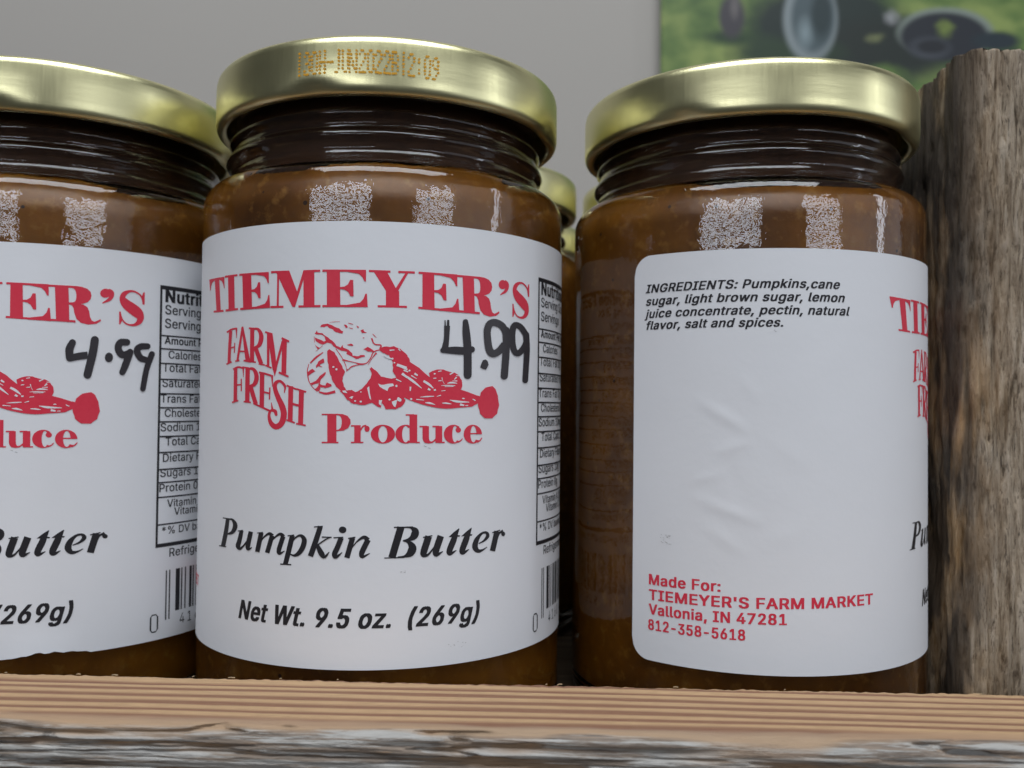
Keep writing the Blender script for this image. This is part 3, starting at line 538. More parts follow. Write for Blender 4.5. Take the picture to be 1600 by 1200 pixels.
    [[2708, 5165, 2704, 5182, 2691, 5195, 2672, 5201, 2651, 5199, 2632, 5189, 2619, 5174, 2614, 5156, 2618, 5139, 2631, 5126, 2650, 5120, 2671, 5122, 2690, 5132, 2703, 5147]]]
INK['ill'] = [[[-572, 1723, -565, 1703, -547, 1685, -527, 1676, -499, 1673, -472, 1670, -446, 1665, -426, 1676, -392, 1686, -367, 1695, -326, 1719, -304, 1727, -267, 1740, -251, 1745, -223, 1777, -194, 1787, -187, 1800, -196, 1808, -202, 1827, -247, 1821, -264, 1813, -311, 1804, -343, 1783, -355, 1763, -391, 1746, -420, 1740, -439, 1719, -457, 1706, -477, 1708, -499, 1723, -527, 1722, -536, 1721, -564, 1722]],
    [[-666, 1830, -644, 1802, -625, 1771, -621, 1794, -612, 1812, -568, 1817, -531, 1821, -509, 1847, -479, 1866, -436, 1890, -400, 1922, -367, 1942, -335, 1970, -316, 1994, -294, 2026, -259, 2037, -225, 2053, -210, 2029, -192, 2008, -194, 2032, -184, 2052, -136, 2070, -95, 2090, -70, 2116, -42, 2138, -36, 2153, -30, 2182, 2, 2181, 34, 2190, 67, 2188, 88, 2173, 128, 2168, 162, 2172, 162, 2179, 167, 2197, 132, 2202, 99, 2211, 66, 2227, 23, 2235, 1, 2219, -28, 2203, -79, 2179, -133, 2155, -129, 2140, -118, 2121, -169, 2108, -211, 2105, -262, 2081, -304, 2061, -349, 2029, -384, 1987, -414, 1983, -451, 1972, -492, 1995, -525, 2007, -587, 1984, -643, 1950, -652, 1924, -663, 1890, -625, 1904, -588, 1919, -550, 1933, -509, 1955, -496, 1952, -474, 1942, -488, 1909, -496, 1878, -515, 1863, -533, 1849, -571, 1843, -595, 1844, -616, 1840, -643, 1840, -651, 1831]],
    [[-662, 2002, -614, 2041, -566, 2060, -606, 2086]],
    [[-521, 2126, -553, 2145, -587, 2163, -619, 2183, -649, 2204, -675, 2227, -698, 2251, -720, 2275, -742, 2299], [-513, 2137, -542, 2160, -572, 2183, -601, 2206, -628, 2228, -653, 2249, -677, 2270, -701, 2292, -725, 2314]],
    [[-764, 2318, -772, 2347, -780, 2375, -787, 2404, -790, 2436, -788, 2472, -783, 2510, -775, 2547, -765, 2581, -753, 2611, -739, 2637, -723, 2662, -704, 2686, -682, 2709, -657, 2730, -632, 2751, -607, 2772], [-753, 2321, -759, 2350, -766, 2378, -772, 2406, -773, 2437, -771, 2471, -766, 2507, -758, 2544, -749, 2577, -739, 2606, -727, 2632, -713, 2656, -695, 2679, -674, 2701, -649, 2721, -623, 2740, -597, 2760]],
    [[-773, 2450, -738, 2422, -695, 2397, -674, 2412, -644, 2436, -691, 2462, -730, 2487, -746, 2502, -768, 2515, -772, 2481]],
    [[-633, 2346, -610, 2316, -595, 2279, -546, 2248, -511, 2228, -498, 2257, -492, 2296, -536, 2314, -572, 2331, -550, 2354, -521, 2367, -554, 2366, -597, 2355, -611, 2367, -627, 2384, -632, 2370]],
    [[-730, 2633, -684, 2616, -632, 2592, -595, 2553, -567, 2512, -523, 2484, -472, 2446, -467, 2465, -472, 2486, -506, 2527, -544, 2564, -556, 2601, -564, 2641, -520, 2661, -466, 2666, -461, 2639, -441, 2618, -415, 2630, -378, 2642, -367, 2663, -363, 2675, -410, 2695, -471, 2707, -506, 2699, -554, 2695, -555, 2720, -565, 2744, -573, 2753, -572, 2766, -609, 2747, -650, 2729, -615, 2703, -588, 2666, -585, 2641, -577, 2625, -644, 2642, -701, 2665, -710, 2647]],
    [[-578, 2785, -549, 2793, -520, 2803, -488, 2812, -452, 2815, -414, 2812, -375, 2803, -336, 2793, -299, 2785], [-571, 2760, -541, 2766, -511, 2773, -483, 2778, -454, 2779, -421, 2774, -386, 2764, -348, 2753, -311, 2742]],
    [[-638, 2114, -523, 2024], [-642, 2110, -528, 2019]],
    [[-448, 2111, -433, 2095, -429, 2091, -410, 2079, -386, 2096, -358, 2112, -330, 2125, -306, 2169, -281, 2201, -260, 2242, -246, 2282, -214, 2320, -194, 2356, -185, 2392, -165, 2412, -147, 2449, -162, 2470, -168, 2492, -177, 2510, -187, 2531, -185, 2557, -193, 2579, -184, 2608, -171, 2639, -165, 2680, -143, 2701, -133, 2729, -113, 2757, -141, 2762, -159, 2774, -187, 2785, -220, 2743, -258, 2713, -296, 2681, -314, 2643, -345, 2605, -366, 2562, -372, 2520, -396, 2480, -407, 2436, -420, 2377, -423, 2326, -441, 2279, -442, 2228, -446, 2169]],
    [[-309, 2076, -285, 2108, -261, 2140, -237, 2172, -216, 2204, -196, 2237, -178, 2271, -162, 2304, -149, 2332, -141, 2354, -136, 2373, -133, 2390, -129, 2408], [-300, 2069, -276, 2101, -251, 2133, -227, 2166, -206, 2198, -186, 2232, -167, 2266, -151, 2299, -138, 2328, -130, 2351, -125, 2370, -121, 2388, -117, 2406]],
    [[-201, 2261, -174, 2266, -147, 2270, -121, 2274, -94, 2279, -67, 2283, -40, 2288, -14, 2293, 9, 2298, 29, 2307, 46, 2317, 65, 2326, 88, 2331, 114, 2331, 142, 2327, 170, 2319, 195, 2307, 215, 2291, 232, 2271, 246, 2249, 261, 2226, 274, 2199, 285, 2171, 296, 2144, 310, 2124, 328, 2112, 351, 2103, 376, 2096, 401, 2088], [-193, 2231, -168, 2240, -142, 2248, -117, 2256, -91, 2264, -65, 2270, -38, 2276, -12, 2281, 13, 2286, 35, 2292, 54, 2297, 71, 2301, 90, 2303, 113, 2304, 139, 2304, 165, 2301, 187, 2294, 205, 2281, 220, 2262, 234, 2241, 247, 2218, 259, 2193, 269, 2164, 281, 2136, 297, 2112, 320, 2096, 346, 2087, 372, 2080, 397, 2073]],
    [[-125, 2438, -102, 2418, -80, 2398, -58, 2380, -35, 2365, -10, 2355, 18, 2347, 48, 2340, 77, 2333], [-134, 2428, -112, 2408, -92, 2386, -69, 2366, -44, 2349, -15, 2338, 15, 2332, 45, 2328, 75, 2323]],
    [[338, 2121, 322, 2146, 306, 2170, 291, 2194, 275, 2219, 260, 2245, 244, 2271, 229, 2298, 214, 2324], [360, 2139, 340, 2160, 321, 2181, 302, 2202, 284, 2225, 267, 2249, 251, 2275, 236, 2302, 220, 2328]],
    [[-179, 1681, -140, 1684, -111, 1725, -146, 1735]],
    [[22, 1693, 70, 1718, 45, 1736]],
    [[85, 1773, 109, 1764, 135, 1752, 139, 1764, 144, 1784, 173, 1800, 196, 1807, 150, 1814, 106, 1810, 102, 1786]],
    [[282, 1832, 343, 1887], [291, 1823, 348, 1882]],
    [[139, 2074, 180, 2056, 211, 2036, 257, 2064, 303, 2092, 304, 2106, 305, 2119, 260, 2113, 213, 2112, 173, 2087]],
    [[257, 1901, 268, 1925, 278, 1951, 290, 1977, 309, 1997, 337, 2007, 369, 2010, 397, 2011, 410, 2015, 410, 2020, 406, 2032, 398, 2049, 391, 2066], [281, 1891, 290, 1917, 299, 1943, 308, 1965, 320, 1980, 341, 1987, 370, 1989, 400, 1989, 424, 1997, 435, 2019, 431, 2040, 424, 2059, 420, 2076]],
    [[-129, 2007, -58, 1987, -21, 2006, -31, 2025, -96, 2017]],
    [[-417, 1650, -401, 1648, -386, 1645, -370, 1643, -350, 1641, -327, 1639, -300, 1638, -272, 1637, -245, 1635], [-418, 1646, -402, 1643, -387, 1640, -371, 1637, -351, 1635, -327, 1633, -301, 1632, -273, 1631, -246, 1630]],
    [[-109, 1660, -31, 1681], [-107, 1650, -29, 1671]],
    [[-101, 1732, -37, 1751], [-99, 1725, -34, 1739]],
    [[129, 1899, 154, 1895], [127, 1889, 152, 1885]],
    [[-678, 1872, -667, 1970], [-670, 1872, -659, 1969]],
    [[388, 2084, 418, 2059, 436, 2043, 468, 2029, 511, 2025, 564, 2033, 627, 2017, 661, 2035, 700, 2049, 727, 2060, 763, 2096, 811, 2125, 848, 2162, 857, 2382, 850, 2628, 854, 2851, 836, 2841, 796, 2856, 779, 2851, 789, 2861, 812, 2874, 827, 2886, 818, 2911, 797, 2952, 781, 2973, 746, 3003, 708, 3013, 670, 3041, 625, 3035, 556, 3038, 508, 3041, 492, 3002, 473, 2965, 441, 2940, 435, 2967, 435, 2993, 428, 3017, 378, 2998, 335, 2967, 289, 2937, 239, 2952, 175, 2975, 121, 2975, 83, 2972, 31, 2958, -5, 2958, -48, 2939, -72, 2908, -110, 2893, -121, 2877, -150, 2838, -158, 2820, -192, 2791, -199, 2778, -231, 2757, -211, 2745, -186, 2731, -164, 2708, -152, 2717, -129, 2736, -116, 2746, -80, 2736, -70, 2739, -32, 2733, -15, 2751, -3, 2751, 20, 2769, 57, 2757, 90, 2735, 123, 2716, 141, 2695, 165, 2666, 196, 2635, 210, 2614, 229, 2582, 260, 2544, 268, 2510, 278, 2478, 277, 2454, 269, 2437, 264, 2427, 248, 2398, 245, 2390, 265, 2374, 269, 2359, 310, 2397, 344, 2416, 384, 2455, 400, 2482, 413, 2489, 425, 2512, 472, 2519, 518, 2532, 552, 2537, 597, 2545, 633, 2535, 670, 2529, 654, 2484, 636, 2466, 610, 2420, 620, 2362, 609, 2327, 612, 2272, 587, 2231, 561, 2206, 552, 2162, 514, 2159, 479, 2136, 456, 2134, 437, 2119, 411, 2100]],
    [[676, 2072, 703, 2067, 729, 2055, 760, 2087, 795, 2113, 839, 2167, 878, 2213, 886, 2241, 887, 2267, 968, 2317, 1044, 2363, 1131, 2441, 1221, 2515, 1213, 2477, 1204, 2439, 1234, 2424, 1262, 2408, 1303, 2393, 1351, 2380, 1395, 2379, 1446, 2378, 1491, 2395, 1541, 2409, 1594, 2421, 1650, 2426, 1687, 2446, 1726, 2470, 1749, 2514, 1778, 2549, 1786, 2592, 1790, 2641, 1778, 2674, 1763, 2707, 1825, 2722, 1892, 2740, 1979, 2769, 2076, 2800, 2099, 2801, 2126, 2811, 2137, 2778, 2144, 2747, 2192, 2704, 2238, 2663, 2307, 2647, 2382, 2633, 2418, 2657, 2453, 2686, 2477, 2741, 2505, 2799, 2517, 2880, 2535, 2963, 2508, 3031, 2493, 3102, 2440, 3137, 2388, 3182, 2307, 3182, 2233, 3180, 2178, 3140, 2133, 3100, 2120, 3043, 2098, 2988, 2092, 2961, 2091, 2930, 2029, 2957, 1974, 2986, 1842, 2998, 1718, 3006, 1613, 3018, 1502, 3023, 1403, 3017, 1314, 3005, 1193, 2980, 1074, 2951, 975, 2918, 884, 2885, 838, 2862, 794, 2844, 803, 2867, 817, 2887, 799, 2920, 784, 2952, 732, 2992, 688, 3032, 680, 2550]]]
INK['illw'] = [[[383, 2627, 431, 2646, 476, 2645, 527, 2631, 611, 2623, 624, 2626, 636, 2661, 593, 2673, 567, 2677, 546, 2703, 533, 2746, 493, 2724, 460, 2711, 452, 2703, 420, 2685, 404, 2669]],
    [[209, 2700, 241, 2671, 255, 2790, 278, 2893, 250, 2867]],
    [[606, 2917, 647, 2899, 689, 2885, 681, 2938, 664, 3003, 642, 2994, 632, 2982, 612, 2948]],
    [[399, 2890, 426, 2896, 451, 2891, 440, 2939, 431, 2983, 413, 2967, 402, 2958, 400, 2926]],
    [[456, 2172, 474, 2184, 492, 2196, 510, 2208, 530, 2218, 550, 2224, 570, 2229, 591, 2232, 611, 2235], [460, 2163, 481, 2170, 501, 2177, 521, 2184, 540, 2191, 559, 2199, 577, 2207, 596, 2215, 614, 2223]],
    [[-77, 2860, -37, 2837, -8, 2835, -19, 2855, -32, 2881, -50, 2868]],
    [[-190, 2749, -138, 2743, -105, 2787, -176, 2775]],
    [[694, 2662, 687, 2678, 672, 2682, 660, 2671, 660, 2653, 672, 2642, 687, 2646]],
    [[38, 2911, 31, 2921, 16, 2924, 4, 2917, 4, 2906, 16, 2899, 31, 2901]],
    [[130, 2920, 123, 2932, 106, 2936, 92, 2927, 91, 2914, 105, 2905, 123, 2908]],
    [[-321, 2367, -328, 2379, -344, 2383, -356, 2374, -357, 2361, -344, 2352, -328, 2355]],
    [[-271, 2404, -277, 2419, -293, 2422, -306, 2412, -306, 2397, -293, 2387, -278, 2390]],
    [[734, 2875, 728, 2899, 711, 2909, 695, 2899, 688, 2876, 694, 2852, 710, 2842, 727, 2851]],
    [[590, 2883, 583, 2895, 565, 2898, 551, 2890, 551, 2877, 565, 2868, 582, 2871]],
    [[560, 2098, 637, 2086], [558, 2077, 635, 2073]],
    [[693, 2065, 729, 2100], [707, 2053, 737, 2094]],
    [[670, 2339, 689, 2345, 709, 2351, 728, 2358, 749, 2365, 771, 2374, 794, 2384, 818, 2395, 841, 2405], [686, 2298, 704, 2307, 723, 2315, 742, 2324, 762, 2334, 784, 2345, 807, 2357, 830, 2370, 853, 2382]],
    [[750, 2477, 840, 2535], [777, 2442, 857, 2512]],
    [[654, 2287, 647, 2298, 631, 2298, 623, 2287, 631, 2276, 646, 2276]],
    [[624, 2222, 615, 2238, 597, 2239, 588, 2223, 597, 2207, 615, 2207]],
    [[664, 2562, 749, 2597], [672, 2543, 755, 2583]],
    [[123, 2766, 117, 2775, 104, 2775, 98, 2766, 104, 2757, 117, 2757]],
    [[-81, 2381, -89, 2393, -109, 2396, -125, 2388, -125, 2375, -109, 2366, -90, 2369]],
    [[758, 2463, 796, 2493, 834, 2523, 872, 2553, 912, 2582, 953, 2610, 996, 2639, 1040, 2668, 1084, 2697], [766, 2452, 808, 2475, 851, 2498, 893, 2522, 935, 2549, 975, 2582, 1014, 2617, 1052, 2654, 1090, 2690]],
    [[1105, 2589, 1128, 2602, 1151, 2616, 1173, 2630, 1194, 2643, 1214, 2655, 1235, 2668, 1255, 2682, 1276, 2695], [1123, 2558, 1146, 2571, 1171, 2583, 1194, 2596, 1217, 2612, 1236, 2629, 1254, 2648, 1269, 2667, 1285, 2686]],
    [[696, 2327, 713, 2332, 729, 2337, 745, 2342, 762, 2348, 779, 2355, 796, 2364, 814, 2373, 831, 2381], [703, 2304, 720, 2309, 736, 2314, 753, 2319, 770, 2325, 788, 2331, 807, 2338, 826, 2344, 844, 2351]],
    [[784, 2413, 857, 2441], [793, 2391, 865, 2423]],
    [[955, 2468, 1011, 2496], [973, 2440, 1023, 2477]],
    [[907, 2496, 999, 2543], [916, 2481, 1003, 2535]],
    [[1565, 2882, 1593, 2892, 1620, 2903, 1652, 2913, 1691, 2920, 1742, 2922, 1799, 2921, 1860, 2919, 1920, 2917], [1566, 2876, 1597, 2878, 1626, 2879, 1658, 2881, 1695, 2884, 1744, 2889, 1800, 2894, 1861, 2900, 1920, 2906]],
    [[1061, 2840, 1089, 2839, 1117, 2839, 1146, 2839, 1175, 2838, 1204, 2835, 1234, 2832, 1264, 2829, 1294, 2826], [1061, 2834, 1088, 2830, 1116, 2825, 1144, 2821, 1173, 2818, 1203, 2816, 1233, 2815, 1263, 2815, 1294, 2815]],
    [[1146, 2932, 1164, 2936, 1182, 2940, 1200, 2944, 1218, 2948, 1239, 2951, 1263, 2954, 1287, 2957, 1312, 2961], [1147, 2923, 1165, 2921, 1183, 2918, 1202, 2916, 1224, 2917, 1246, 2924, 1269, 2933, 1291, 2944, 1314, 2954]],
    [[1435, 2936, 1454, 2939, 1473, 2941, 1492, 2943, 1511, 2945, 1531, 2947, 1552, 2948, 1574, 2948, 1596, 2949], [1435, 2925, 1454, 2923, 1473, 2921, 1493, 2920, 1514, 2921, 1534, 2925, 1555, 2930, 1576, 2936, 1597, 2942]],
    [[1745, 2969, 1822, 2978], [1755, 2931, 1828, 2954]],
    [[887, 2670, 888, 2740], [918, 2672, 906, 2741]],
    [[1180, 2716, 1226, 2731], [1198, 2683, 1237, 2711]],
    [[1288, 2733, 1325, 2729], [1286, 2708, 1323, 2704]],
    [[1414, 2649, 1437, 2648, 1458, 2647, 1481, 2647, 1509, 2646, 1542, 2646, 1580, 2646, 1620, 2646, 1659, 2646], [1414, 2643, 1436, 2640, 1457, 2636, 1481, 2633, 1508, 2631, 1542, 2631, 1580, 2633, 1620, 2635, 1660, 2637]],
    [[1521, 2609, 1539, 2608, 1556, 2608, 1574, 2607, 1592, 2607, 1614, 2606, 1640, 2606, 1668, 2606, 1695, 2606], [1519, 2600, 1535, 2594, 1552, 2587, 1570, 2580, 1592, 2578, 1617, 2579, 1643, 2585, 1670, 2591, 1696, 2597]],
    [[1610, 2568, 1695, 2570], [1610, 2559, 1695, 2554]],
    [[1644, 2544, 1693, 2510], [1636, 2537, 1672, 2491]],
    [[1565, 2467, 1630, 2430], [1555, 2449, 1622, 2416]],
    [[1360, 2420, 1418, 2410], [1357, 2409, 1415, 2394]],
    [[1279, 2535, 1329, 2530], [1278, 2521, 1328, 2515]],
    [[1416, 2513, 1421, 2527, 1425, 2541, 1430, 2555, 1436, 2568, 1442, 2581, 1449, 2594, 1456, 2606, 1464, 2619], [1432, 2510, 1434, 2524, 1436, 2538, 1438, 2553, 1442, 2566, 1448, 2579, 1455, 2591, 1462, 2603, 1470, 2615]],
    [[1361, 2573, 1420, 2570], [1360, 2564, 1418, 2554]],
    [[999, 2884, 1129, 2890], [1000, 2868, 1129, 2881]],
    [[1979, 2862, 2033, 2891], [1985, 2852, 2043, 2875]],
    [[1341, 2827, 1413, 2810], [1339, 2820, 1408, 2795]],
    [[1416, 2737, 1487, 2729], [1414, 2729, 1485, 2717]],
    [[1473, 2666, 1629, 2659], [1473, 2657, 1629, 2648]],
    [[1675, 2478, 1731, 2482], [1676, 2467, 1732, 2471]],
    [[688, 2573, 751, 2593], [696, 2554, 755, 2583]],
    [[900, 2409, 894, 2421, 879, 2424, 867, 2416, 867, 2403, 878, 2394, 893, 2397]],
    [[936, 2869, 929, 2881, 912, 2885, 898, 2876, 898, 2863, 912, 2854, 928, 2857]],
    [[1839, 2851, 1829, 2859, 1805, 2861, 1786, 2856, 1786, 2847, 1805, 2841, 1828, 2843]],
    [[1845, 2973, 1902, 2974], [1844, 2964, 1901, 2958]],
    [[761, 2888, 753, 2908, 735, 2917, 716, 2908, 708, 2888, 716, 2868, 734, 2859, 753, 2868]],
    [[1319, 2452, 1310, 2464, 1292, 2465, 1282, 2453, 1291, 2441, 1310, 2441]]]
INK['price2'] = [[[1452, 1656, 1452, 1711, 1453, 1767, 1452, 1822, 1448, 1875, 1439, 1926, 1426, 1978, 1412, 2029, 1399, 2082], [1555, 1654, 1552, 1710, 1549, 1766, 1545, 1823, 1542, 1880, 1538, 1936, 1534, 1991, 1529, 2045, 1525, 2098]],
    [[1457, 1568, 1463, 1732], [1475, 1566, 1492, 1729]],
    [[1503, 1559, 1497, 1729], [1541, 1558, 1542, 1728]],
    [[1389, 2067, 1392, 2079, 1400, 2093, 1416, 2103, 1434, 2106, 1487, 2110, 1541, 2114, 1594, 2117, 1641, 2120, 1683, 2122, 1723, 2124, 1766, 2124, 1810, 2121, 1855, 2113, 1895, 2103, 1932, 2091, 1969, 2081, 1993, 2071, 2011, 2052, 2018, 2033, 2017, 2018], [1389, 2064, 1391, 2053, 1399, 2038, 1414, 2027, 1433, 2022, 1485, 2015, 1539, 2007, 1593, 1999, 1644, 1994, 1691, 1993, 1732, 1994, 1768, 1996, 1801, 1996, 1834, 1993, 1868, 1988, 1905, 1983, 1944, 1977, 1970, 1976, 1994, 1985, 2010, 2000, 2016, 2014]],
    [[1827, 1529, 1813, 1533, 1797, 1544, 1785, 1561, 1782, 1581, 1781, 1624, 1779, 1666, 1778, 1711, 1780, 1764, 1784, 1824, 1791, 1887, 1798, 1957, 1803, 2037, 1806, 2132, 1808, 2239, 1809, 2351, 1811, 2461, 1818, 2489, 1838, 2511, 1863, 2523, 1883, 2525], [1831, 1529, 1845, 1529, 1863, 1536, 1878, 1550, 1884, 1569, 1894, 1611, 1903, 1652, 1912, 1696, 1921, 1747, 1929, 1805, 1938, 1869, 1946, 1942, 1952, 2027, 1956, 2125, 1958, 2234, 1959, 2347, 1960, 2457, 1954, 2485, 1934, 2509, 1909, 2521, 1889, 2525]],
    [[2179, 2203, 2231, 2186, 2274, 2210, 2296, 2275, 2246, 2358, 2181, 2349, 2126, 2324, 2139, 2280]],
    [[2753, 1716, 2733, 1680, 2714, 1641, 2688, 1600, 2650, 1560, 2598, 1530, 2544, 1509, 2489, 1495, 2437, 1488, 2386, 1489, 2337, 1500, 2293, 1518, 2256, 1545, 2227, 1577, 2208, 1613, 2196, 1649, 2188, 1687, 2185, 1727, 2187, 1768, 2190, 1810, 2195, 1851, 2201, 1896, 2208, 1946, 2218, 1994, 2232, 2038, 2252, 2074, 2280, 2106, 2318, 2131, 2370, 2145, 2425, 2142, 2474, 2128, 2518, 2107, 2561, 2081, 2602, 2049, 2640, 2013, 2676, 1978, 2712, 1944], [2613, 1766, 2590, 1730, 2570, 1693, 2551, 1665, 2533, 1647, 2508, 1634, 2475, 1622, 2440, 1614, 2413, 1610, 2397, 1611, 2383, 1614, 2372, 1618, 2364, 1624, 2357, 1632, 2349, 1647, 2341, 1668, 2336, 1693, 2334, 1722, 2334, 1755, 2338, 1792, 2343, 1832, 2350, 1875, 2359, 1920, 2370, 1960, 2381, 1989, 2392, 2006, 2400, 2015, 2403, 2018, 2398, 2017, 2399, 2018, 2413, 2015, 2435, 2006, 2460, 1993, 2485, 1973, 2515, 1944, 2549, 1909, 2583, 1874]],
    [[2668, 1604, 2646, 1609, 2619, 1623, 2598, 1645, 2592, 1671, 2594, 1751, 2597, 1828, 2599, 1908, 2598, 1997, 2591, 2101, 2581, 2216, 2570, 2335, 2559, 2452, 2564, 2479, 2584, 2501, 2611, 2513, 2634, 2517], [2674, 1604, 2697, 1605, 2726, 1614, 2749, 1633, 2758, 1658, 2761, 1738, 2766, 1816, 2769, 1900, 2768, 1994, 2761, 2102, 2751, 2219, 2740, 2339, 2729, 2457, 2718, 2483, 2693, 2504, 2664, 2515, 2640, 2517]],
    [[3265, 1676, 3227, 1644, 3190, 1610, 3148, 1576, 3101, 1547, 3049, 1525, 2993, 1510, 2932, 1503, 2862, 1513, 2808, 1547, 2779, 1584, 2763, 1622, 2753, 1663, 2748, 1710, 2749, 1762, 2753, 1815, 2760, 1863, 2767, 1909, 2777, 1954, 2791, 1996, 2811, 2034, 2841, 2065, 2882, 2090, 2939, 2104, 3009, 2099, 3068, 2075, 3115, 2043, 3157, 2008, 3194, 1974, 3225, 1938, 3250, 1902, 3271, 1868, 3293, 1835], [3124, 1741, 3087, 1708, 3052, 1675, 3020, 1648, 2993, 1631, 2964, 1619, 2935, 1612, 2917, 1610, 2924, 1608, 2932, 1605, 2926, 1615, 2917, 1638, 2909, 1668, 2903, 1705, 2901, 1752, 2902, 1801, 2907, 1846, 2914, 1887, 2925, 1927, 2937, 1960, 2951, 1981, 2963, 1993, 2972, 1998, 2970, 1998, 2959, 2000, 2967, 1996, 2995, 1978, 3027, 1952, 3055, 1926, 3077, 1901, 3097, 1872, 3117, 1839, 3138, 1806]],
    [[3187, 1655, 3163, 1660, 3135, 1673, 3114, 1694, 3109, 1718, 3118, 1782, 3128, 1842, 3136, 1908, 3139, 1993, 3135, 2106, 3125, 2239, 3114, 2380, 3104, 2517, 3109, 2538, 3129, 2555, 3155, 2564, 3177, 2567], [3193, 1654, 3218, 1654, 3250, 1660, 3277, 1676, 3289, 1698, 3297, 1763, 3306, 1824, 3313, 1895, 3314, 1986, 3307, 2103, 3295, 2238, 3281, 2380, 3268, 2518, 3258, 2539, 3234, 2556, 3206, 2565, 3183, 2567]]]
INK['price1'] = [[[2089, 1727, 2074, 1722, 2053, 1724, 2031, 1737, 2016, 1758, 2002, 1785, 1985, 1813, 1969, 1848, 1957, 1891, 1955, 1937, 1959, 1979, 1964, 2016, 1969, 2052, 1977, 2080, 1995, 2100, 2016, 2110, 2033, 2111], [2092, 1728, 2105, 1738, 2118, 1758, 2123, 1783, 2117, 1808, 2106, 1840, 2096, 1869, 2089, 1892, 2085, 1912, 2084, 1934, 2085, 1964, 2088, 2000, 2090, 2038, 2086, 2067, 2072, 2091, 2053, 2106, 2037, 2111]],
    [[2042, 2110, 2080, 2100, 2119, 2090, 2156, 2081, 2192, 2074, 2225, 2067, 2257, 2062, 2289, 2057, 2322, 2052], [2017, 1992, 2055, 1981, 2094, 1970, 2133, 1960, 2171, 1951, 2208, 1944, 2242, 1938, 2275, 1933, 2308, 1928]],
    [[2431, 1651, 2412, 1652, 2389, 1663, 2368, 1685, 2358, 1716, 2351, 1773, 2345, 1829, 2337, 1886, 2326, 1953, 2311, 2034, 2293, 2125, 2273, 2221, 2254, 2316, 2253, 2346, 2265, 2373, 2283, 2391, 2300, 2399], [2436, 1651, 2454, 1657, 2475, 1673, 2489, 1699, 2492, 1730, 2485, 1788, 2479, 1844, 2472, 1906, 2460, 1978, 2443, 2063, 2423, 2156, 2401, 2252, 2380, 2347, 2368, 2374, 2346, 2393, 2322, 2400, 2304, 2400]],
    [[2735, 2013, 2729, 2051, 2710, 2081, 2683, 2099, 2652, 2101, 2624, 2085, 2604, 2056, 2597, 2019, 2603, 1982, 2621, 1951, 2649, 1933, 2680, 1932, 2708, 1947, 2728, 1976]],
    [[3031, 1725, 3028, 1710, 3017, 1690, 2996, 1676, 2971, 1672, 2940, 1672, 2906, 1671, 2863, 1675, 2816, 1697, 2783, 1738, 2766, 1781, 2759, 1824, 2761, 1869, 2773, 1911, 2794, 1950, 2820, 1983, 2854, 2012, 2900, 2026, 2941, 2024, 2973, 2015, 3000, 2005, 3026, 1991, 3046, 1973, 3059, 1959, 3070, 1947, 3085, 1926, 3091, 1902, 3087, 1880, 3079, 1867], [3032, 1730, 3029, 1747, 3018, 1767, 2998, 1784, 2973, 1791, 2940, 1794, 2908, 1795, 2890, 1798, 2891, 1797, 2892, 1798, 2887, 1811, 2884, 1831, 2884, 1844, 2888, 1858, 2899, 1878, 2912, 1894, 2917, 1900, 2914, 1898, 2922, 1896, 2938, 1892, 2953, 1887, 2960, 1885, 2967, 1881, 2980, 1872, 2996, 1860, 3018, 1848, 3043, 1846, 3064, 1854, 3076, 1864]],
    [[3045, 1853, 3027, 1851, 3003, 1856, 2980, 1873, 2966, 1897, 2950, 1947, 2933, 1998, 2917, 2047, 2902, 2092, 2889, 2134, 2876, 2172, 2864, 2210, 2851, 2249, 2847, 2274, 2854, 2297, 2867, 2314, 2881, 2321], [3049, 1854, 3065, 1862, 3082, 1880, 3092, 1906, 3089, 1933, 3073, 1984, 3056, 2036, 3040, 2085, 3023, 2133, 3006, 2176, 2989, 2215, 2972, 2252, 2956, 2289, 2942, 2310, 2921, 2323, 2900, 2326, 2884, 2323]],
    [[3413, 1780, 3410, 1764, 3398, 1747, 3377, 1733, 3352, 1729, 3317, 1730, 3280, 1730, 3239, 1733, 3197, 1744, 3161, 1764, 3129, 1791, 3104, 1829, 3094, 1879, 3104, 1925, 3124, 1969, 3150, 2008, 3180, 2043, 3218, 2067, 3256, 2079, 3285, 2083, 3311, 2088, 3336, 2089, 3360, 2080, 3377, 2065, 3384, 2051], [3413, 1784, 3411, 1800, 3400, 1818, 3380, 1835, 3355, 1841, 3319, 1844, 3283, 1847, 3257, 1850, 3242, 1855, 3231, 1862, 3221, 1870, 3217, 1874, 3217, 1871, 3221, 1882, 3234, 1909, 3252, 1936, 3267, 1954, 3276, 1960, 3291, 1965, 3316, 1972, 3345, 1981, 3367, 1992, 3382, 2011, 3387, 2032, 3385, 2047]],
    [[3460, 1870, 3443, 1868, 3420, 1873, 3398, 1886, 3385, 1908, 3360, 1975, 3335, 2042, 3311, 2113, 3289, 2192, 3271, 2278, 3256, 2368, 3242, 2461, 3228, 2551, 3230, 2573, 3241, 2593, 3257, 2604, 3271, 2609], [3464, 1872, 3479, 1879, 3494, 1894, 3503, 1917, 3499, 1941, 3473, 2009, 3446, 2076, 3421, 2143, 3399, 2214, 3381, 2295, 3365, 2384, 3350, 2476, 3334, 2566, 3326, 2587, 3309, 2602, 3289, 2609, 3275, 2609]]]
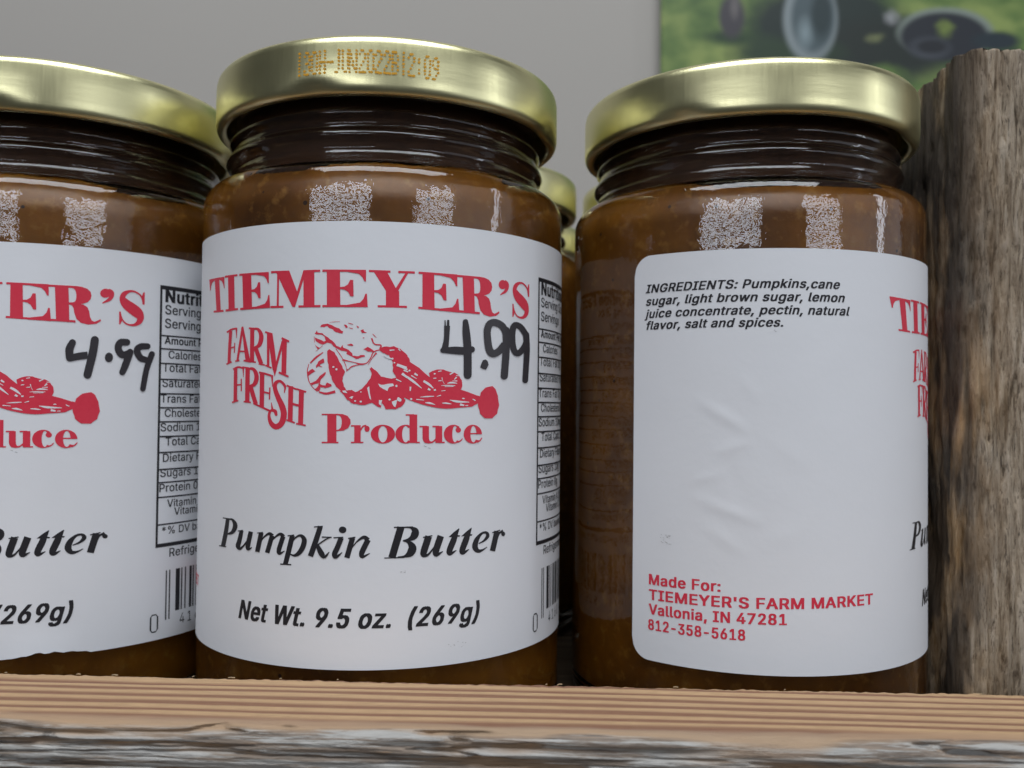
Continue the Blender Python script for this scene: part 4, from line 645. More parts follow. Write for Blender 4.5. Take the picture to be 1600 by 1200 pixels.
GLYPH = {32: (37, []),
         37: (133, [-2, 0, 93, 104, 88, 109, 0, 76, 26, 37, 78, 89, 0, 6, 88, 109, 82, 114, 6, 8, 82, 99, 81, 94, 6, 10, 99, 114, 106, 117, 8, 10, 81, 94, 80, 91, 10, 18, 80, 91, 79, 89, 10, 18, 106, 117, 108, 118, 18, 32, 79, 89, 80, 91, 18, 32, 108, 118, 106, 117, 32, 34, 80, 91, 81, 94, 32, 36, 106, 117, 99, 114, 34, 36, 81, 94, 82, 99, 36, 42, 82, 114, 88, 109, 42, 44, 88, 109, 93, 104, 56, 58, 29, 40, 24, 45, 58, 64, 24, 45, 18, 50, 64, 68, 18, 34, 16, 27, 64, 66, 34, 50, 39, 52, 66, 68, 39, 52, 42, 53, 68, 76, 16, 27, 15, 25, 68, 76, 42, 53, 44, 54, 76, 90, 15, 25, 16, 27, 76, 90, 44, 54, 42, 53, 76, 82, 78, 89, 83, 94, 82, 100, 83, 94, 95, 106, 90, 92, 16, 27, 17, 30, 90, 92, 42, 53, 39, 52, 92, 96, 17, 52, 20, 49, 96, 100, 20, 49, 29, 40, 100, 102, 29, 40, 34, 34]),
         39: (41, [62, 100, 15, 25, 14, 27]),
         40: (54, [-18, 0, 35, 46, 25, 38, 0, 30, 25, 38, 18, 31, 30, 48, 18, 31, 18, 30, 48, 80, 18, 30, 23, 36, 80, 106, 23, 36, 35, 46]),
         41: (54, [-18, -10, 7, 19, 11, 24, -10, 10, 11, 24, 19, 32, 10, 34, 19, 32, 24, 36, 34, 64, 24, 36, 22, 34, 64, 80, 22, 34, 18, 30, 80, 106, 18, 30, 7, 19]),
         42: (89, [44, 66, 40, 49, 40, 48, 54, 62, 22, 22, 18, 34, 54, 62, 66, 66, 54, 71, 62, 66, 18, 34, 26, 40, 62, 66, 54, 71, 48, 63, 66, 72, 26, 63, 37, 52, 72, 78, 37, 52, 26, 63, 78, 82, 26, 40, 18, 34, 78, 100, 40, 48, 40, 49, 78, 82, 48, 63, 54, 71, 82, 90, 18, 34, 22, 22, 82, 90, 54, 71, 66, 66]),
         44: (37, [-24, 14, 7, 17, 13, 27]),
         45: (89, [36, 48, 22, 66, 22, 66]),
         46: (37, [0, 4, 15, 22, 10, 27, 4, 8, 10, 27, 10, 28, 8, 12, 10, 28, 10, 27, 12, 16, 10, 27, 15, 22, 16, 18, 15, 22, 19, 19]),
         48: (89, [-2, 0, 45, 45, 37, 52, 0, 4, 37, 52, 26, 64, 4, 10, 26, 64, 21, 68, 10, 16, 21, 38, 17, 30, 10, 14, 51, 68, 57, 71, 14, 22, 57, 71, 63, 76, 16, 22, 17, 30, 14, 26, 22, 30, 14, 26, 11, 24, 22, 50, 63, 76, 68, 80, 30, 50, 11, 24, 9, 21, 50, 72, 9, 21, 12, 24, 50, 72, 68, 80, 65, 78, 72, 78, 12, 24, 14, 26, 72, 78, 65, 78, 63, 76, 78, 86, 14, 26, 18, 32, 78, 86, 63, 76, 57, 71, 86, 90, 18, 32, 21, 38, 86, 90, 57, 71, 51, 68, 90, 96, 21, 68, 26, 63, 96, 98, 26, 63, 31, 58, 98, 102, 31, 58, 45, 45]),
         49: (89, [0, 10, 15, 77, 15, 77, 10, 88, 42, 54, 42, 54, 70, 84, 17, 17, 17, 36, 84, 88, 17, 36, 22, 41, 88, 100, 22, 54, 39, 54]),
         50: (89, [0, 10, 13, 77, 13, 77, 10, 12, 13, 77, 15, 77, 12, 46, 15, 30, 48, 62, 46, 50, 48, 62, 51, 66, 50, 56, 51, 66, 55, 70, 56, 64, 55, 70, 61, 73, 64, 74, 61, 73, 63, 75, 72, 82, 13, 25, 15, 27, 74, 86, 63, 75, 58, 72, 82, 86, 15, 27, 17, 30, 86, 90, 17, 30, 20, 39, 86, 90, 58, 72, 49, 69, 90, 94, 20, 69, 22, 66, 94, 98, 22, 66, 28, 60, 98, 100, 28, 60, 33, 55, 100, 102, 38, 50, 44, 44]),
         51: (89, [-2, 0, 43, 43, 37, 49, 0, 2, 31, 55, 26, 61, 2, 6, 26, 61, 19, 65, 6, 8, 19, 65, 17, 70, 8, 10, 17, 70, 16, 72, 10, 14, 16, 37, 13, 28, 10, 14, 49, 72, 58, 74, 14, 18, 13, 28, 10, 25, 14, 18, 58, 74, 62, 75, 18, 26, 10, 25, 9, 21, 18, 22, 62, 75, 64, 77, 22, 28, 64, 77, 65, 77, 28, 34, 65, 77, 64, 77, 34, 42, 64, 77, 59, 74, 42, 46, 59, 74, 54, 72, 46, 48, 54, 72, 48, 70, 48, 52, 31, 70, 31, 66, 52, 57, 31, 66, 31, 52, 57, 58, 31, 45, 31, 45, 57, 58, 46, 52, 49, 49, 58, 88, 31, 45, 57, 71, 88, 90, 14, 71, 14, 73, 90, 100, 14, 73, 14, 73]),
         52: (89, [0, 20, 55, 67, 55, 67, 20, 32, 8, 81, 8, 81, 32, 100, 8, 21, 49, 61, 32, 62, 55, 67, 55, 67]),
         53: (89, [-2, 0, 43, 43, 38, 50, 0, 2, 32, 55, 28, 61, 2, 6, 28, 61, 21, 65, 6, 10, 21, 65, 18, 69, 10, 14, 18, 39, 15, 30, 10, 12, 49, 69, 54, 71, 12, 16, 54, 71, 59, 74, 14, 22, 15, 30, 12, 25, 16, 22, 59, 74, 63, 75, 22, 26, 12, 25, 12, 24, 22, 32, 63, 75, 64, 77, 32, 44, 64, 77, 62, 75, 44, 52, 62, 75, 54, 72, 48, 50, 25, 25, 13, 29, 50, 54, 13, 29, 13, 38, 52, 54, 54, 72, 49, 70, 54, 60, 13, 70, 14, 63, 60, 88, 14, 26, 18, 30, 60, 62, 27, 63, 30, 60, 62, 64, 30, 60, 35, 58, 64, 66, 35, 52, 40, 45, 88, 100, 18, 72, 19, 72]),
         54: (89, [-2, 0, 44, 44, 39, 50, 0, 2, 33, 56, 28, 61, 2, 6, 28, 61, 23, 65, 6, 10, 23, 65, 20, 69, 10, 12, 20, 39, 18, 34, 10, 12, 50, 69, 55, 70, 12, 20, 18, 34, 14, 27, 12, 20, 55, 70, 62, 75, 20, 26, 14, 27, 13, 25, 20, 26, 62, 75, 64, 76, 26, 36, 13, 25, 12, 25, 26, 42, 64, 76, 62, 75, 36, 42, 12, 25, 14, 27, 42, 50, 14, 27, 17, 34, 42, 48, 62, 75, 57, 73, 48, 50, 57, 73, 55, 71, 50, 52, 17, 34, 18, 39, 50, 52, 55, 71, 50, 70, 52, 57, 18, 70, 20, 64, 57, 100, 20, 33, 50, 63, 57, 60, 34, 64, 38, 57, 60, 62, 38, 57, 42, 52]),
         55: (89, [0, 88, 19, 32, 64, 77, 88, 100, 12, 77, 12, 77]),
         56: (89, [-2, 0, 44, 44, 38, 51, 0, 2, 32, 57, 27, 62, 2, 6, 27, 62, 20, 69, 6, 10, 20, 69, 17, 72, 10, 14, 17, 38, 14, 29, 10, 14, 51, 72, 60, 75, 14, 18, 14, 29, 11, 25, 14, 18, 60, 75, 63, 78, 18, 22, 11, 25, 10, 23, 18, 22, 63, 78, 66, 78, 22, 32, 10, 23, 11, 23, 22, 28, 66, 78, 66, 79, 28, 38, 66, 79, 63, 76, 32, 38, 11, 23, 13, 26, 38, 44, 13, 26, 16, 33, 38, 44, 63, 76, 56, 73, 44, 46, 16, 33, 18, 39, 44, 46, 56, 73, 50, 71, 46, 48, 18, 71, 20, 69, 48, 52, 20, 69, 30, 59, 52, 56, 30, 59, 23, 66, 56, 60, 23, 44, 18, 35, 56, 60, 44, 66, 54, 71, 60, 64, 18, 35, 16, 28, 60, 62, 54, 71, 58, 72, 62, 64, 58, 72, 60, 72, 64, 74, 16, 28, 14, 26, 64, 74, 60, 72, 63, 75, 74, 82, 14, 26, 15, 28, 74, 82, 63, 75, 60, 74, 82, 86, 15, 28, 17, 31, 82, 86, 60, 74, 58, 72, 86, 90, 17, 31, 19, 39, 86, 90, 58, 72, 50, 69, 90, 94, 19, 69, 22, 66, 94, 98, 22, 66, 29, 60, 98, 100, 29, 60, 33, 55, 100, 102, 39, 50, 44, 44]),
         57: (89, [0, 43, 26, 39, 56, 68, 38, 42, 37, 47, 27, 54, 42, 43, 27, 54, 26, 56, 43, 46, 26, 68, 21, 70, 46, 48, 21, 70, 19, 71, 48, 50, 19, 39, 18, 34, 48, 50, 50, 71, 55, 72, 50, 54, 18, 34, 15, 30, 50, 60, 55, 72, 63, 76, 54, 60, 15, 30, 14, 26, 60, 70, 14, 26, 12, 25, 60, 74, 63, 76, 64, 76, 70, 80, 12, 25, 14, 27, 74, 80, 64, 76, 62, 75, 80, 88, 14, 27, 18, 34, 80, 88, 62, 75, 55, 70, 88, 90, 18, 34, 20, 39, 88, 90, 55, 70, 50, 69, 90, 98, 20, 69, 28, 61, 98, 100, 28, 61, 33, 56, 100, 102, 39, 50, 44, 44]),
         58: (37, [0, 4, 15, 22, 10, 27, 4, 8, 10, 27, 10, 28, 8, 12, 10, 28, 10, 27, 12, 16, 10, 27, 15, 22, 16, 18, 15, 22, 19, 19, 54, 58, 15, 22, 10, 27, 58, 62, 10, 27, 10, 28, 62, 66, 10, 28, 10, 27, 66, 70, 10, 27, 15, 22, 70, 72, 15, 22, 19, 19]),
         65: (94, [0, 28, 3, 17, 13, 26, 0, 28, 78, 91, 68, 81, 28, 40, 13, 81, 18, 76, 40, 90, 18, 30, 36, 47, 40, 90, 63, 76, 47, 58, 90, 100, 36, 58, 40, 54]),
         67: (100, [-2, 0, 53, 53, 44, 60, 0, 4, 44, 67, 30, 73, 4, 10, 30, 73, 23, 82, 10, 12, 23, 47, 21, 41, 10, 18, 57, 82, 74, 88, 12, 16, 21, 41, 18, 36, 16, 18, 18, 36, 17, 32, 18, 30, 17, 32, 10, 24, 18, 26, 74, 88, 79, 92, 26, 32, 79, 92, 80, 93, 30, 34, 10, 24, 10, 22, 34, 50, 10, 22, 8, 20, 50, 74, 8, 20, 12, 26, 68, 78, 80, 93, 77, 90, 74, 82, 12, 26, 17, 32, 78, 82, 77, 90, 74, 88, 82, 84, 17, 32, 18, 36, 82, 90, 74, 88, 57, 82, 84, 88, 18, 36, 21, 41, 88, 90, 21, 41, 23, 47, 90, 96, 23, 82, 30, 73, 96, 100, 30, 73, 44, 67, 100, 102, 44, 60, 53, 53]),
         68: (99, [0, 2, 12, 53, 12, 61, 2, 6, 12, 61, 12, 69, 6, 12, 12, 69, 12, 77, 12, 88, 12, 24, 12, 24, 12, 14, 50, 77, 57, 79, 14, 16, 57, 79, 62, 81, 16, 24, 62, 81, 71, 85, 24, 40, 71, 85, 78, 90, 40, 50, 78, 90, 78, 91, 50, 70, 78, 91, 75, 87, 70, 80, 75, 87, 68, 83, 80, 84, 68, 83, 63, 81, 84, 88, 63, 81, 51, 78, 88, 90, 12, 78, 12, 76, 90, 98, 12, 76, 12, 62, 98, 100, 12, 62, 12, 54]),
         69: (82, [0, 12, 12, 74, 12, 74, 12, 44, 12, 24, 12, 24, 44, 56, 12, 70, 12, 70, 56, 88, 12, 24, 12, 24, 88, 100, 12, 73, 12, 73]),
         70: (81, [0, 44, 12, 24, 12, 24, 44, 54, 12, 68, 12, 68, 54, 88, 12, 24, 12, 24, 88, 100, 12, 73, 12, 73]),
         71: (102, [-2, 0, 53, 53, 44, 60, 0, 4, 44, 68, 29, 74, 4, 10, 29, 74, 23, 82, 10, 12, 23, 47, 21, 41, 10, 12, 53, 82, 61, 85, 12, 16, 21, 41, 18, 36, 12, 14, 61, 85, 68, 86, 14, 18, 68, 86, 74, 89, 16, 18, 18, 36, 17, 32, 18, 30, 17, 32, 10, 24, 18, 24, 74, 89, 78, 92, 24, 40, 78, 92, 82, 94, 30, 34, 10, 24, 10, 22, 34, 50, 10, 22, 8, 20, 40, 50, 56, 94, 56, 94, 50, 74, 8, 20, 12, 26, 68, 78, 80, 93, 76, 90, 74, 86, 12, 26, 20, 36, 78, 80, 76, 90, 73, 89, 80, 84, 73, 89, 70, 87, 84, 90, 70, 87, 57, 82, 86, 90, 20, 36, 23, 46, 90, 96, 23, 82, 29, 73, 96, 100, 29, 73, 44, 60, 100, 102, 44, 60, 52, 52]),
         73: (59, [0, 12, 6, 53, 6, 53, 12, 88, 23, 36, 23, 36, 88, 100, 6, 53, 6, 53]),
         75: (92, [0, 31, 12, 24, 12, 24, 0, 47, 73, 88, 39, 54, 31, 46, 12, 24, 12, 38, 46, 100, 12, 24, 12, 24, 46, 47, 24, 38, 24, 39, 47, 57, 24, 54, 32, 47, 57, 100, 32, 48, 71, 88]),
         77: (123, [0, 85, 12, 24, 12, 24, 0, 14, 56, 67, 50, 73, 0, 85, 99, 112, 99, 112, 14, 70, 50, 62, 28, 41, 14, 87, 61, 73, 89, 100, 70, 76, 28, 41, 27, 39, 76, 85, 27, 39, 24, 36, 85, 100, 12, 36, 12, 30, 85, 87, 99, 112, 100, 112, 87, 100, 89, 112, 94, 112]),
         78: (103, [0, 60, 12, 25, 12, 25, 0, 16, 76, 91, 66, 91, 16, 22, 66, 79, 62, 75, 16, 100, 79, 91, 78, 91, 22, 26, 62, 75, 60, 74, 26, 58, 60, 74, 40, 53, 58, 60, 40, 53, 37, 52, 60, 84, 12, 25, 12, 23, 60, 66, 37, 52, 35, 48, 66, 84, 35, 48, 23, 37, 84, 100, 12, 37, 12, 27]),
         80: (87, [0, 36, 12, 24, 12, 24, 36, 38, 12, 53, 12, 60, 38, 40, 12, 60, 12, 65, 40, 48, 12, 65, 12, 74, 48, 88, 12, 24, 12, 24, 48, 50, 53, 74, 58, 76, 50, 54, 58, 76, 63, 78, 54, 62, 63, 78, 67, 80, 62, 68, 67, 80, 68, 80, 68, 74, 68, 80, 67, 80, 74, 80, 67, 80, 64, 79, 80, 84, 64, 79, 63, 77, 84, 88, 63, 77, 53, 74, 88, 96, 12, 74, 12, 65, 96, 98, 12, 65, 12, 60, 98, 100, 12, 60, 12, 53]),
         82: (88, [0, 38, 12, 24, 12, 24, 0, 39, 69, 84, 49, 64, 38, 39, 12, 46, 12, 50, 39, 41, 12, 64, 12, 63, 41, 42, 12, 62, 12, 65, 42, 50, 12, 65, 12, 74, 50, 88, 12, 24, 12, 24, 50, 52, 53, 74, 59, 75, 52, 58, 59, 75, 64, 79, 58, 60, 64, 79, 66, 79, 60, 70, 66, 79, 68, 80, 70, 80, 68, 80, 66, 79, 80, 84, 66, 79, 63, 78, 84, 88, 63, 78, 53, 75, 88, 92, 12, 75, 12, 72, 92, 96, 12, 72, 12, 65, 96, 100, 12, 65, 12, 54]),
         83: (88, [-2, 2, 37, 51, 25, 64, 2, 4, 25, 64, 20, 69, 4, 10, 20, 69, 14, 74, 10, 14, 14, 38, 12, 28, 10, 14, 50, 74, 61, 77, 14, 18, 12, 28, 9, 24, 14, 22, 61, 77, 67, 79, 18, 26, 9, 24, 8, 21, 22, 28, 67, 79, 68, 80, 28, 36, 68, 80, 65, 79, 36, 40, 65, 79, 58, 77, 40, 44, 58, 77, 48, 74, 44, 48, 48, 74, 36, 68, 48, 50, 36, 68, 28, 66, 50, 52, 28, 66, 22, 61, 52, 54, 22, 61, 20, 56, 54, 56, 20, 52, 17, 47, 56, 58, 17, 47, 16, 42, 58, 62, 16, 38, 13, 29, 62, 70, 13, 29, 10, 23, 70, 78, 10, 23, 10, 23, 74, 80, 66, 79, 64, 78, 78, 82, 10, 23, 11, 25, 80, 86, 64, 78, 59, 75, 82, 86, 11, 25, 14, 29, 86, 90, 14, 29, 16, 38, 86, 90, 59, 75, 50, 72, 90, 94, 16, 72, 20, 69, 94, 96, 20, 69, 22, 66, 96, 100, 22, 66, 32, 57, 100, 102, 38, 51, 45, 45]),
         84: (88, [0, 88, 38, 50, 38, 50, 88, 100, 6, 82, 6, 82]),
         86: (94, [0, 11, 40, 55, 36, 59, 11, 40, 36, 47, 25, 38, 11, 22, 47, 59, 51, 63, 22, 28, 51, 63, 52, 65, 28, 100, 52, 65, 78, 91, 40, 100, 25, 38, 3, 17]),
         87: (135, [0, 14, 30, 45, 26, 49, 0, 14, 90, 104, 86, 108, 14, 24, 26, 38, 24, 36, 14, 24, 38, 49, 40, 51, 14, 82, 86, 97, 68, 80, 14, 100, 97, 108, 119, 132, 24, 28, 24, 36, 22, 34, 24, 28, 40, 51, 42, 52, 28, 100, 22, 34, 3, 16, 28, 85, 42, 52, 56, 68, 82, 85, 68, 80, 68, 79, 85, 100, 56, 79, 60, 75]),
         89: (93, [0, 40, 40, 53, 40, 53, 40, 51, 40, 53, 33, 60, 51, 58, 33, 46, 29, 44, 51, 58, 46, 60, 49, 64, 58, 100, 29, 44, 3, 18, 58, 100, 49, 64, 75, 89]),
         97: (77, [-2, 0, 25, 37, 19, 42, 0, 4, 19, 42, 13, 50, 0, 10, 54, 66, 54, 66, 4, 8, 13, 50, 9, 52, 8, 10, 9, 33, 8, 29, 8, 10, 33, 52, 40, 54, 10, 12, 8, 26, 8, 22, 10, 14, 40, 66, 49, 66, 12, 14, 8, 22, 7, 20, 14, 22, 7, 20, 6, 18, 14, 22, 49, 66, 54, 66, 22, 28, 6, 18, 7, 20, 22, 38, 54, 66, 54, 66, 28, 32, 7, 20, 8, 26, 32, 34, 8, 30, 10, 34, 34, 36, 10, 45, 11, 48, 36, 38, 11, 53, 15, 54, 38, 42, 15, 66, 25, 66, 42, 44, 30, 66, 35, 66, 44, 46, 46, 66, 50, 66, 46, 48, 52, 66, 54, 66, 48, 62, 54, 66, 50, 63, 54, 58, 20, 20, 8, 22, 58, 60, 8, 22, 9, 23, 60, 64, 9, 23, 11, 29, 62, 64, 50, 63, 47, 62, 64, 66, 11, 34, 13, 38, 64, 66, 43, 62, 38, 61, 66, 68, 13, 61, 15, 60, 68, 70, 15, 60, 18, 56, 70, 72, 18, 56, 20, 54, 72, 74, 20, 54, 26, 52, 74, 76, 26, 47, 32, 42]),
         98: (83, [-2, 0, 39, 51, 34, 57, 0, 12, 10, 22, 10, 22, 0, 4, 34, 57, 30, 62, 4, 6, 30, 62, 27, 66, 6, 10, 27, 66, 25, 69, 10, 12, 25, 37, 23, 32, 10, 12, 50, 69, 55, 70, 12, 18, 10, 32, 10, 27, 12, 18, 55, 70, 59, 74, 18, 30, 10, 27, 10, 23, 18, 22, 59, 74, 62, 75, 22, 30, 62, 75, 64, 76, 30, 38, 10, 23, 10, 22, 30, 38, 64, 76, 64, 77, 38, 52, 10, 22, 10, 25, 38, 44, 64, 77, 64, 76, 44, 52, 64, 76, 62, 75, 52, 58, 10, 25, 10, 28, 52, 58, 62, 75, 58, 73, 58, 62, 10, 28, 10, 32, 58, 62, 58, 73, 55, 70, 62, 100, 10, 22, 10, 22, 62, 64, 23, 32, 24, 37, 62, 64, 55, 70, 50, 69, 64, 68, 24, 69, 27, 66, 68, 70, 27, 66, 30, 62, 70, 74, 30, 62, 34, 57, 74, 76, 39, 57, 45, 51]),
         99: (78, [-2, 0, 34, 46, 28, 51, 0, 4, 28, 51, 23, 60, 4, 6, 23, 60, 18, 62, 6, 10, 18, 62, 15, 66, 10, 12, 15, 34, 14, 29, 10, 12, 48, 66, 51, 67, 12, 18, 14, 29, 10, 24, 12, 16, 53, 67, 55, 70, 16, 20, 55, 70, 59, 71, 18, 24, 10, 24, 8, 21, 20, 24, 59, 71, 60, 60, 24, 36, 8, 21, 7, 19, 36, 56, 7, 19, 10, 24, 52, 54, 60, 60, 59, 71, 54, 62, 59, 71, 53, 68, 56, 64, 10, 24, 15, 34, 62, 64, 50, 68, 48, 67, 64, 68, 15, 67, 18, 62, 68, 70, 18, 62, 23, 60, 70, 74, 23, 60, 28, 51, 74, 76, 28, 51, 34, 46]),
         100: (83, [-2, 0, 32, 45, 27, 50, 0, 4, 27, 50, 22, 53, 0, 12, 61, 73, 61, 73, 4, 6, 22, 53, 17, 56, 6, 10, 17, 56, 15, 59, 10, 12, 15, 34, 14, 29, 10, 12, 46, 59, 52, 60, 12, 18, 14, 29, 10, 24, 12, 18, 52, 73, 57, 73, 18, 22, 10, 24, 9, 21, 18, 30, 57, 73, 61, 73, 22, 30, 9, 21, 7, 20, 30, 38, 7, 20, 7, 19, 30, 44, 61, 73, 61, 73, 38, 44, 7, 19, 7, 20, 44, 52, 7, 20, 9, 21, 44, 58, 61, 73, 56, 73, 52, 58, 9, 21, 11, 25, 58, 62, 11, 25, 14, 28, 58, 62, 56, 73, 52, 73, 62, 64, 14, 28, 15, 34, 62, 64, 52, 60, 47, 60, 62, 100, 61, 73, 61, 73, 64, 66, 15, 60, 17, 59, 66, 68, 17, 59, 18, 56, 68, 70, 18, 56, 22, 54, 70, 74, 22, 54, 27, 50, 74, 76, 27, 45, 32, 38]),
         101: (79, [-2, 0, 35, 42, 29, 49, 0, 4, 29, 56, 23, 61, 4, 6, 23, 61, 18, 64, 6, 10, 18, 64, 15, 68, 10, 12, 15, 35, 14, 30, 10, 14, 50, 68, 56, 70, 12, 16, 14, 30, 11, 25, 14, 18, 56, 70, 58, 72, 16, 20, 11, 25, 10, 22, 18, 20, 58, 72, 60, 60, 20, 30, 10, 22, 7, 20, 30, 34, 7, 20, 7, 19, 34, 44, 7, 73, 7, 73, 44, 52, 7, 19, 10, 21, 44, 52, 60, 73, 59, 71, 52, 58, 10, 21, 12, 25, 52, 58, 59, 71, 56, 69, 58, 62, 12, 25, 14, 29, 58, 62, 56, 69, 52, 67, 62, 64, 14, 29, 16, 34, 62, 64, 52, 67, 47, 66, 64, 68, 16, 66, 20, 63, 68, 70, 20, 63, 23, 58, 70, 74, 23, 58, 28, 52, 74, 76, 28, 52, 34, 46]),
         102: (50, [0, 64, 16, 28, 16, 28, 64, 74, 1, 45, 1, 45, 74, 86, 16, 28, 16, 28, 86, 90, 16, 28, 17, 30, 90, 94, 17, 30, 18, 38, 92, 94, 42, 45, 40, 46, 94, 100, 18, 46, 22, 47, 100, 102, 22, 47, 27, 48, 102, 104, 27, 46, 32, 44]),
         103: (84, [-30, -28, 33, 47, 26, 52, -28, -26, 26, 52, 24, 57, -26, -24, 24, 57, 21, 64, -24, -22, 21, 64, 16, 66, -22, -20, 16, 66, 14, 67, -20, -18, 14, 41, 13, 35, -20, -18, 41, 67, 49, 69, -18, -16, 13, 30, 12, 27, -18, -10, 49, 69, 60, 72, -16, -14, 12, 27, 10, 26, -14, -8, 10, 26, 20, 20, -10, 14, 60, 72, 61, 73, 0, 2, 38, 38, 33, 45, 2, 4, 27, 45, 24, 50, 4, 6, 24, 50, 22, 53, 6, 8, 22, 53, 18, 56, 8, 10, 18, 56, 16, 59, 10, 12, 16, 59, 14, 60, 12, 14, 14, 34, 13, 29, 12, 14, 47, 60, 52, 60, 14, 18, 13, 29, 11, 24, 14, 18, 52, 73, 56, 73, 18, 24, 11, 24, 9, 21, 18, 30, 56, 73, 61, 73, 24, 30, 9, 21, 7, 20, 30, 38, 7, 20, 7, 19, 30, 46, 61, 73, 61, 73, 38, 52, 7, 19, 9, 21, 46, 58, 61, 73, 56, 73, 52, 58, 9, 21, 11, 24, 58, 62, 11, 24, 14, 29, 58, 62, 56, 73, 52, 73, 62, 64, 14, 29, 15, 34, 62, 64, 52, 60, 47, 60, 62, 74, 62, 73, 62, 73, 64, 68, 15, 60, 18, 57, 68, 70, 18, 57, 22, 54, 70, 74, 22, 54, 27, 50, 74, 76, 27, 50, 33, 45]),
         104: (81, [0, 46, 10, 22, 10, 22, 0, 50, 58, 70, 58, 70, 46, 58, 10, 22, 10, 26, 50, 60, 58, 70, 54, 68, 58, 60, 10, 26, 10, 28, 60, 100, 10, 22, 10, 22, 60, 64, 22, 28, 24, 36, 60, 64, 54, 68, 48, 67, 64, 68, 24, 67, 26, 63, 68, 72, 26, 63, 30, 58, 72, 76, 30, 58, 45, 45]),
         105: (33, [0, 74, 10, 22, 10, 22, 88, 94, 13, 20, 8, 25, 94, 98, 8, 25, 9, 24, 98, 102, 9, 24, 13, 20]),
         106: (33, [-28, -26, -2, 7, -2, 13, -26, -18, -2, 13, -2, 20, -18, -16, 0, 20, 5, 21, -16, -14, 5, 21, 8, 21, -14, -10, 8, 21, 10, 22, -10, 74, 10, 22, 10, 22, 88, 94, 13, 20, 8, 25, 94, 98, 8, 25, 9, 24, 98, 102, 9, 24, 13, 20]),
         107: (75, [0, 26, 10, 22, 10, 22, 0, 35, 58, 73, 30, 45, 26, 35, 10, 22, 10, 30, 35, 42, 10, 45, 10, 40, 42, 100, 10, 22, 10, 22, 42, 43, 24, 40, 25, 39, 43, 74, 25, 39, 56, 71]),
         108: (37, [0, 4, 20, 36, 15, 35, 4, 10, 15, 35, 11, 33, 10, 12, 11, 26, 11, 24, 12, 20, 11, 24, 10, 22, 20, 100, 10, 22, 10, 22]),
         109: (120, [0, 48, 10, 22, 10, 22, 0, 54, 54, 66, 54, 66, 0, 52, 97, 109, 97, 109, 48, 60, 10, 22, 10, 27, 52, 61, 97, 109, 94, 108, 54, 60, 54, 66, 51, 70, 60, 61, 10, 27, 10, 29, 60, 61, 51, 70, 50, 72, 61, 74, 10, 22, 10, 22, 61, 64, 22, 29, 23, 35, 61, 62, 50, 62, 50, 62, 61, 64, 62, 72, 63, 78, 61, 62, 94, 108, 93, 107, 62, 64, 50, 62, 45, 62, 62, 64, 93, 107, 88, 106, 64, 66, 23, 62, 24, 61, 64, 70, 63, 106, 68, 103, 66, 72, 24, 61, 30, 54, 70, 72, 68, 103, 70, 100, 72, 74, 30, 54, 34, 51, 72, 74, 70, 100, 75, 98, 74, 76, 34, 51, 38, 43, 74, 76, 75, 98, 80, 92]),
         110: (81, [0, 46, 10, 22, 10, 22, 0, 50, 58, 70, 58, 70, 46, 58, 10, 22, 10, 26, 50, 60, 58, 70, 54, 68, 58, 60, 10, 26, 10, 28, 60, 74, 10, 22, 10, 22, 60, 64, 22, 28, 24, 36, 60, 64, 54, 68, 48, 67, 64, 68, 24, 67, 26, 63, 68, 72, 26, 63, 30, 58, 72, 76, 30, 58, 45, 45]),
         111: (82, [-2, 0, 34, 47, 28, 53, 0, 4, 28, 53, 23, 59, 4, 6, 23, 59, 18, 63, 6, 10, 18, 63, 15, 66, 10, 12, 15, 34, 14, 29, 10, 12, 48, 66, 53, 67, 12, 18, 14, 29, 10, 24, 12, 18, 53, 67, 57, 72, 18, 24, 10, 24, 8, 21, 18, 30, 57, 72, 62, 74, 24, 36, 8, 21, 7, 19, 30, 36, 62, 74, 63, 75, 36, 52, 7, 19, 9, 22, 36, 52, 63, 75, 59, 73, 52, 58, 9, 22, 11, 26, 52, 58, 59, 73, 55, 71, 58, 64, 11, 26, 15, 34, 58, 64, 55, 71, 48, 66, 64, 68, 15, 66, 18, 63, 68, 70, 18, 63, 23, 59, 70, 74, 23, 59, 28, 53, 74, 76, 28, 53, 34, 47]),
         112: (83, [-28, 12, 10, 22, 10, 22, -2, 0, 39, 51, 34, 57, 0, 4, 34, 57, 30, 62, 4, 6, 30, 62, 27, 66, 6, 10, 27, 66, 25, 69, 10, 12, 25, 37, 23, 32, 10, 12, 50, 69, 55, 70, 12, 18, 10, 32, 10, 27, 12, 18, 55, 70, 59, 74, 18, 30, 10, 27, 10, 23, 18, 22, 59, 74, 62, 75, 22, 30, 62, 75, 64, 76, 30, 38, 10, 23, 10, 22, 30, 38, 64, 76, 64, 77, 38, 52, 10, 22, 10, 25, 38, 44, 64, 77, 64, 76, 44, 52, 64, 76, 62, 75, 52, 58, 10, 25, 10, 28, 52, 58, 62, 75, 58, 73, 58, 62, 10, 28, 10, 32, 58, 62, 58, 73, 55, 70, 62, 74, 10, 22, 10, 22, 62, 64, 23, 32, 24, 37, 62, 64, 55, 70, 50, 69, 64, 68, 24, 69, 27, 66, 68, 70, 27, 66, 30, 62, 70, 74, 30, 62, 34, 57, 74, 76, 39, 57, 45, 51]),
         114: (51, [0, 46, 10, 22, 10, 22, 46, 52, 10, 22, 10, 23, 52, 60, 10, 23, 10, 28, 60, 62, 10, 28, 10, 31, 62, 64, 10, 31, 10, 36, 64, 74, 10, 22, 10, 22, 64, 72, 23, 48, 30, 48, 72, 76, 30, 48, 42, 48]),
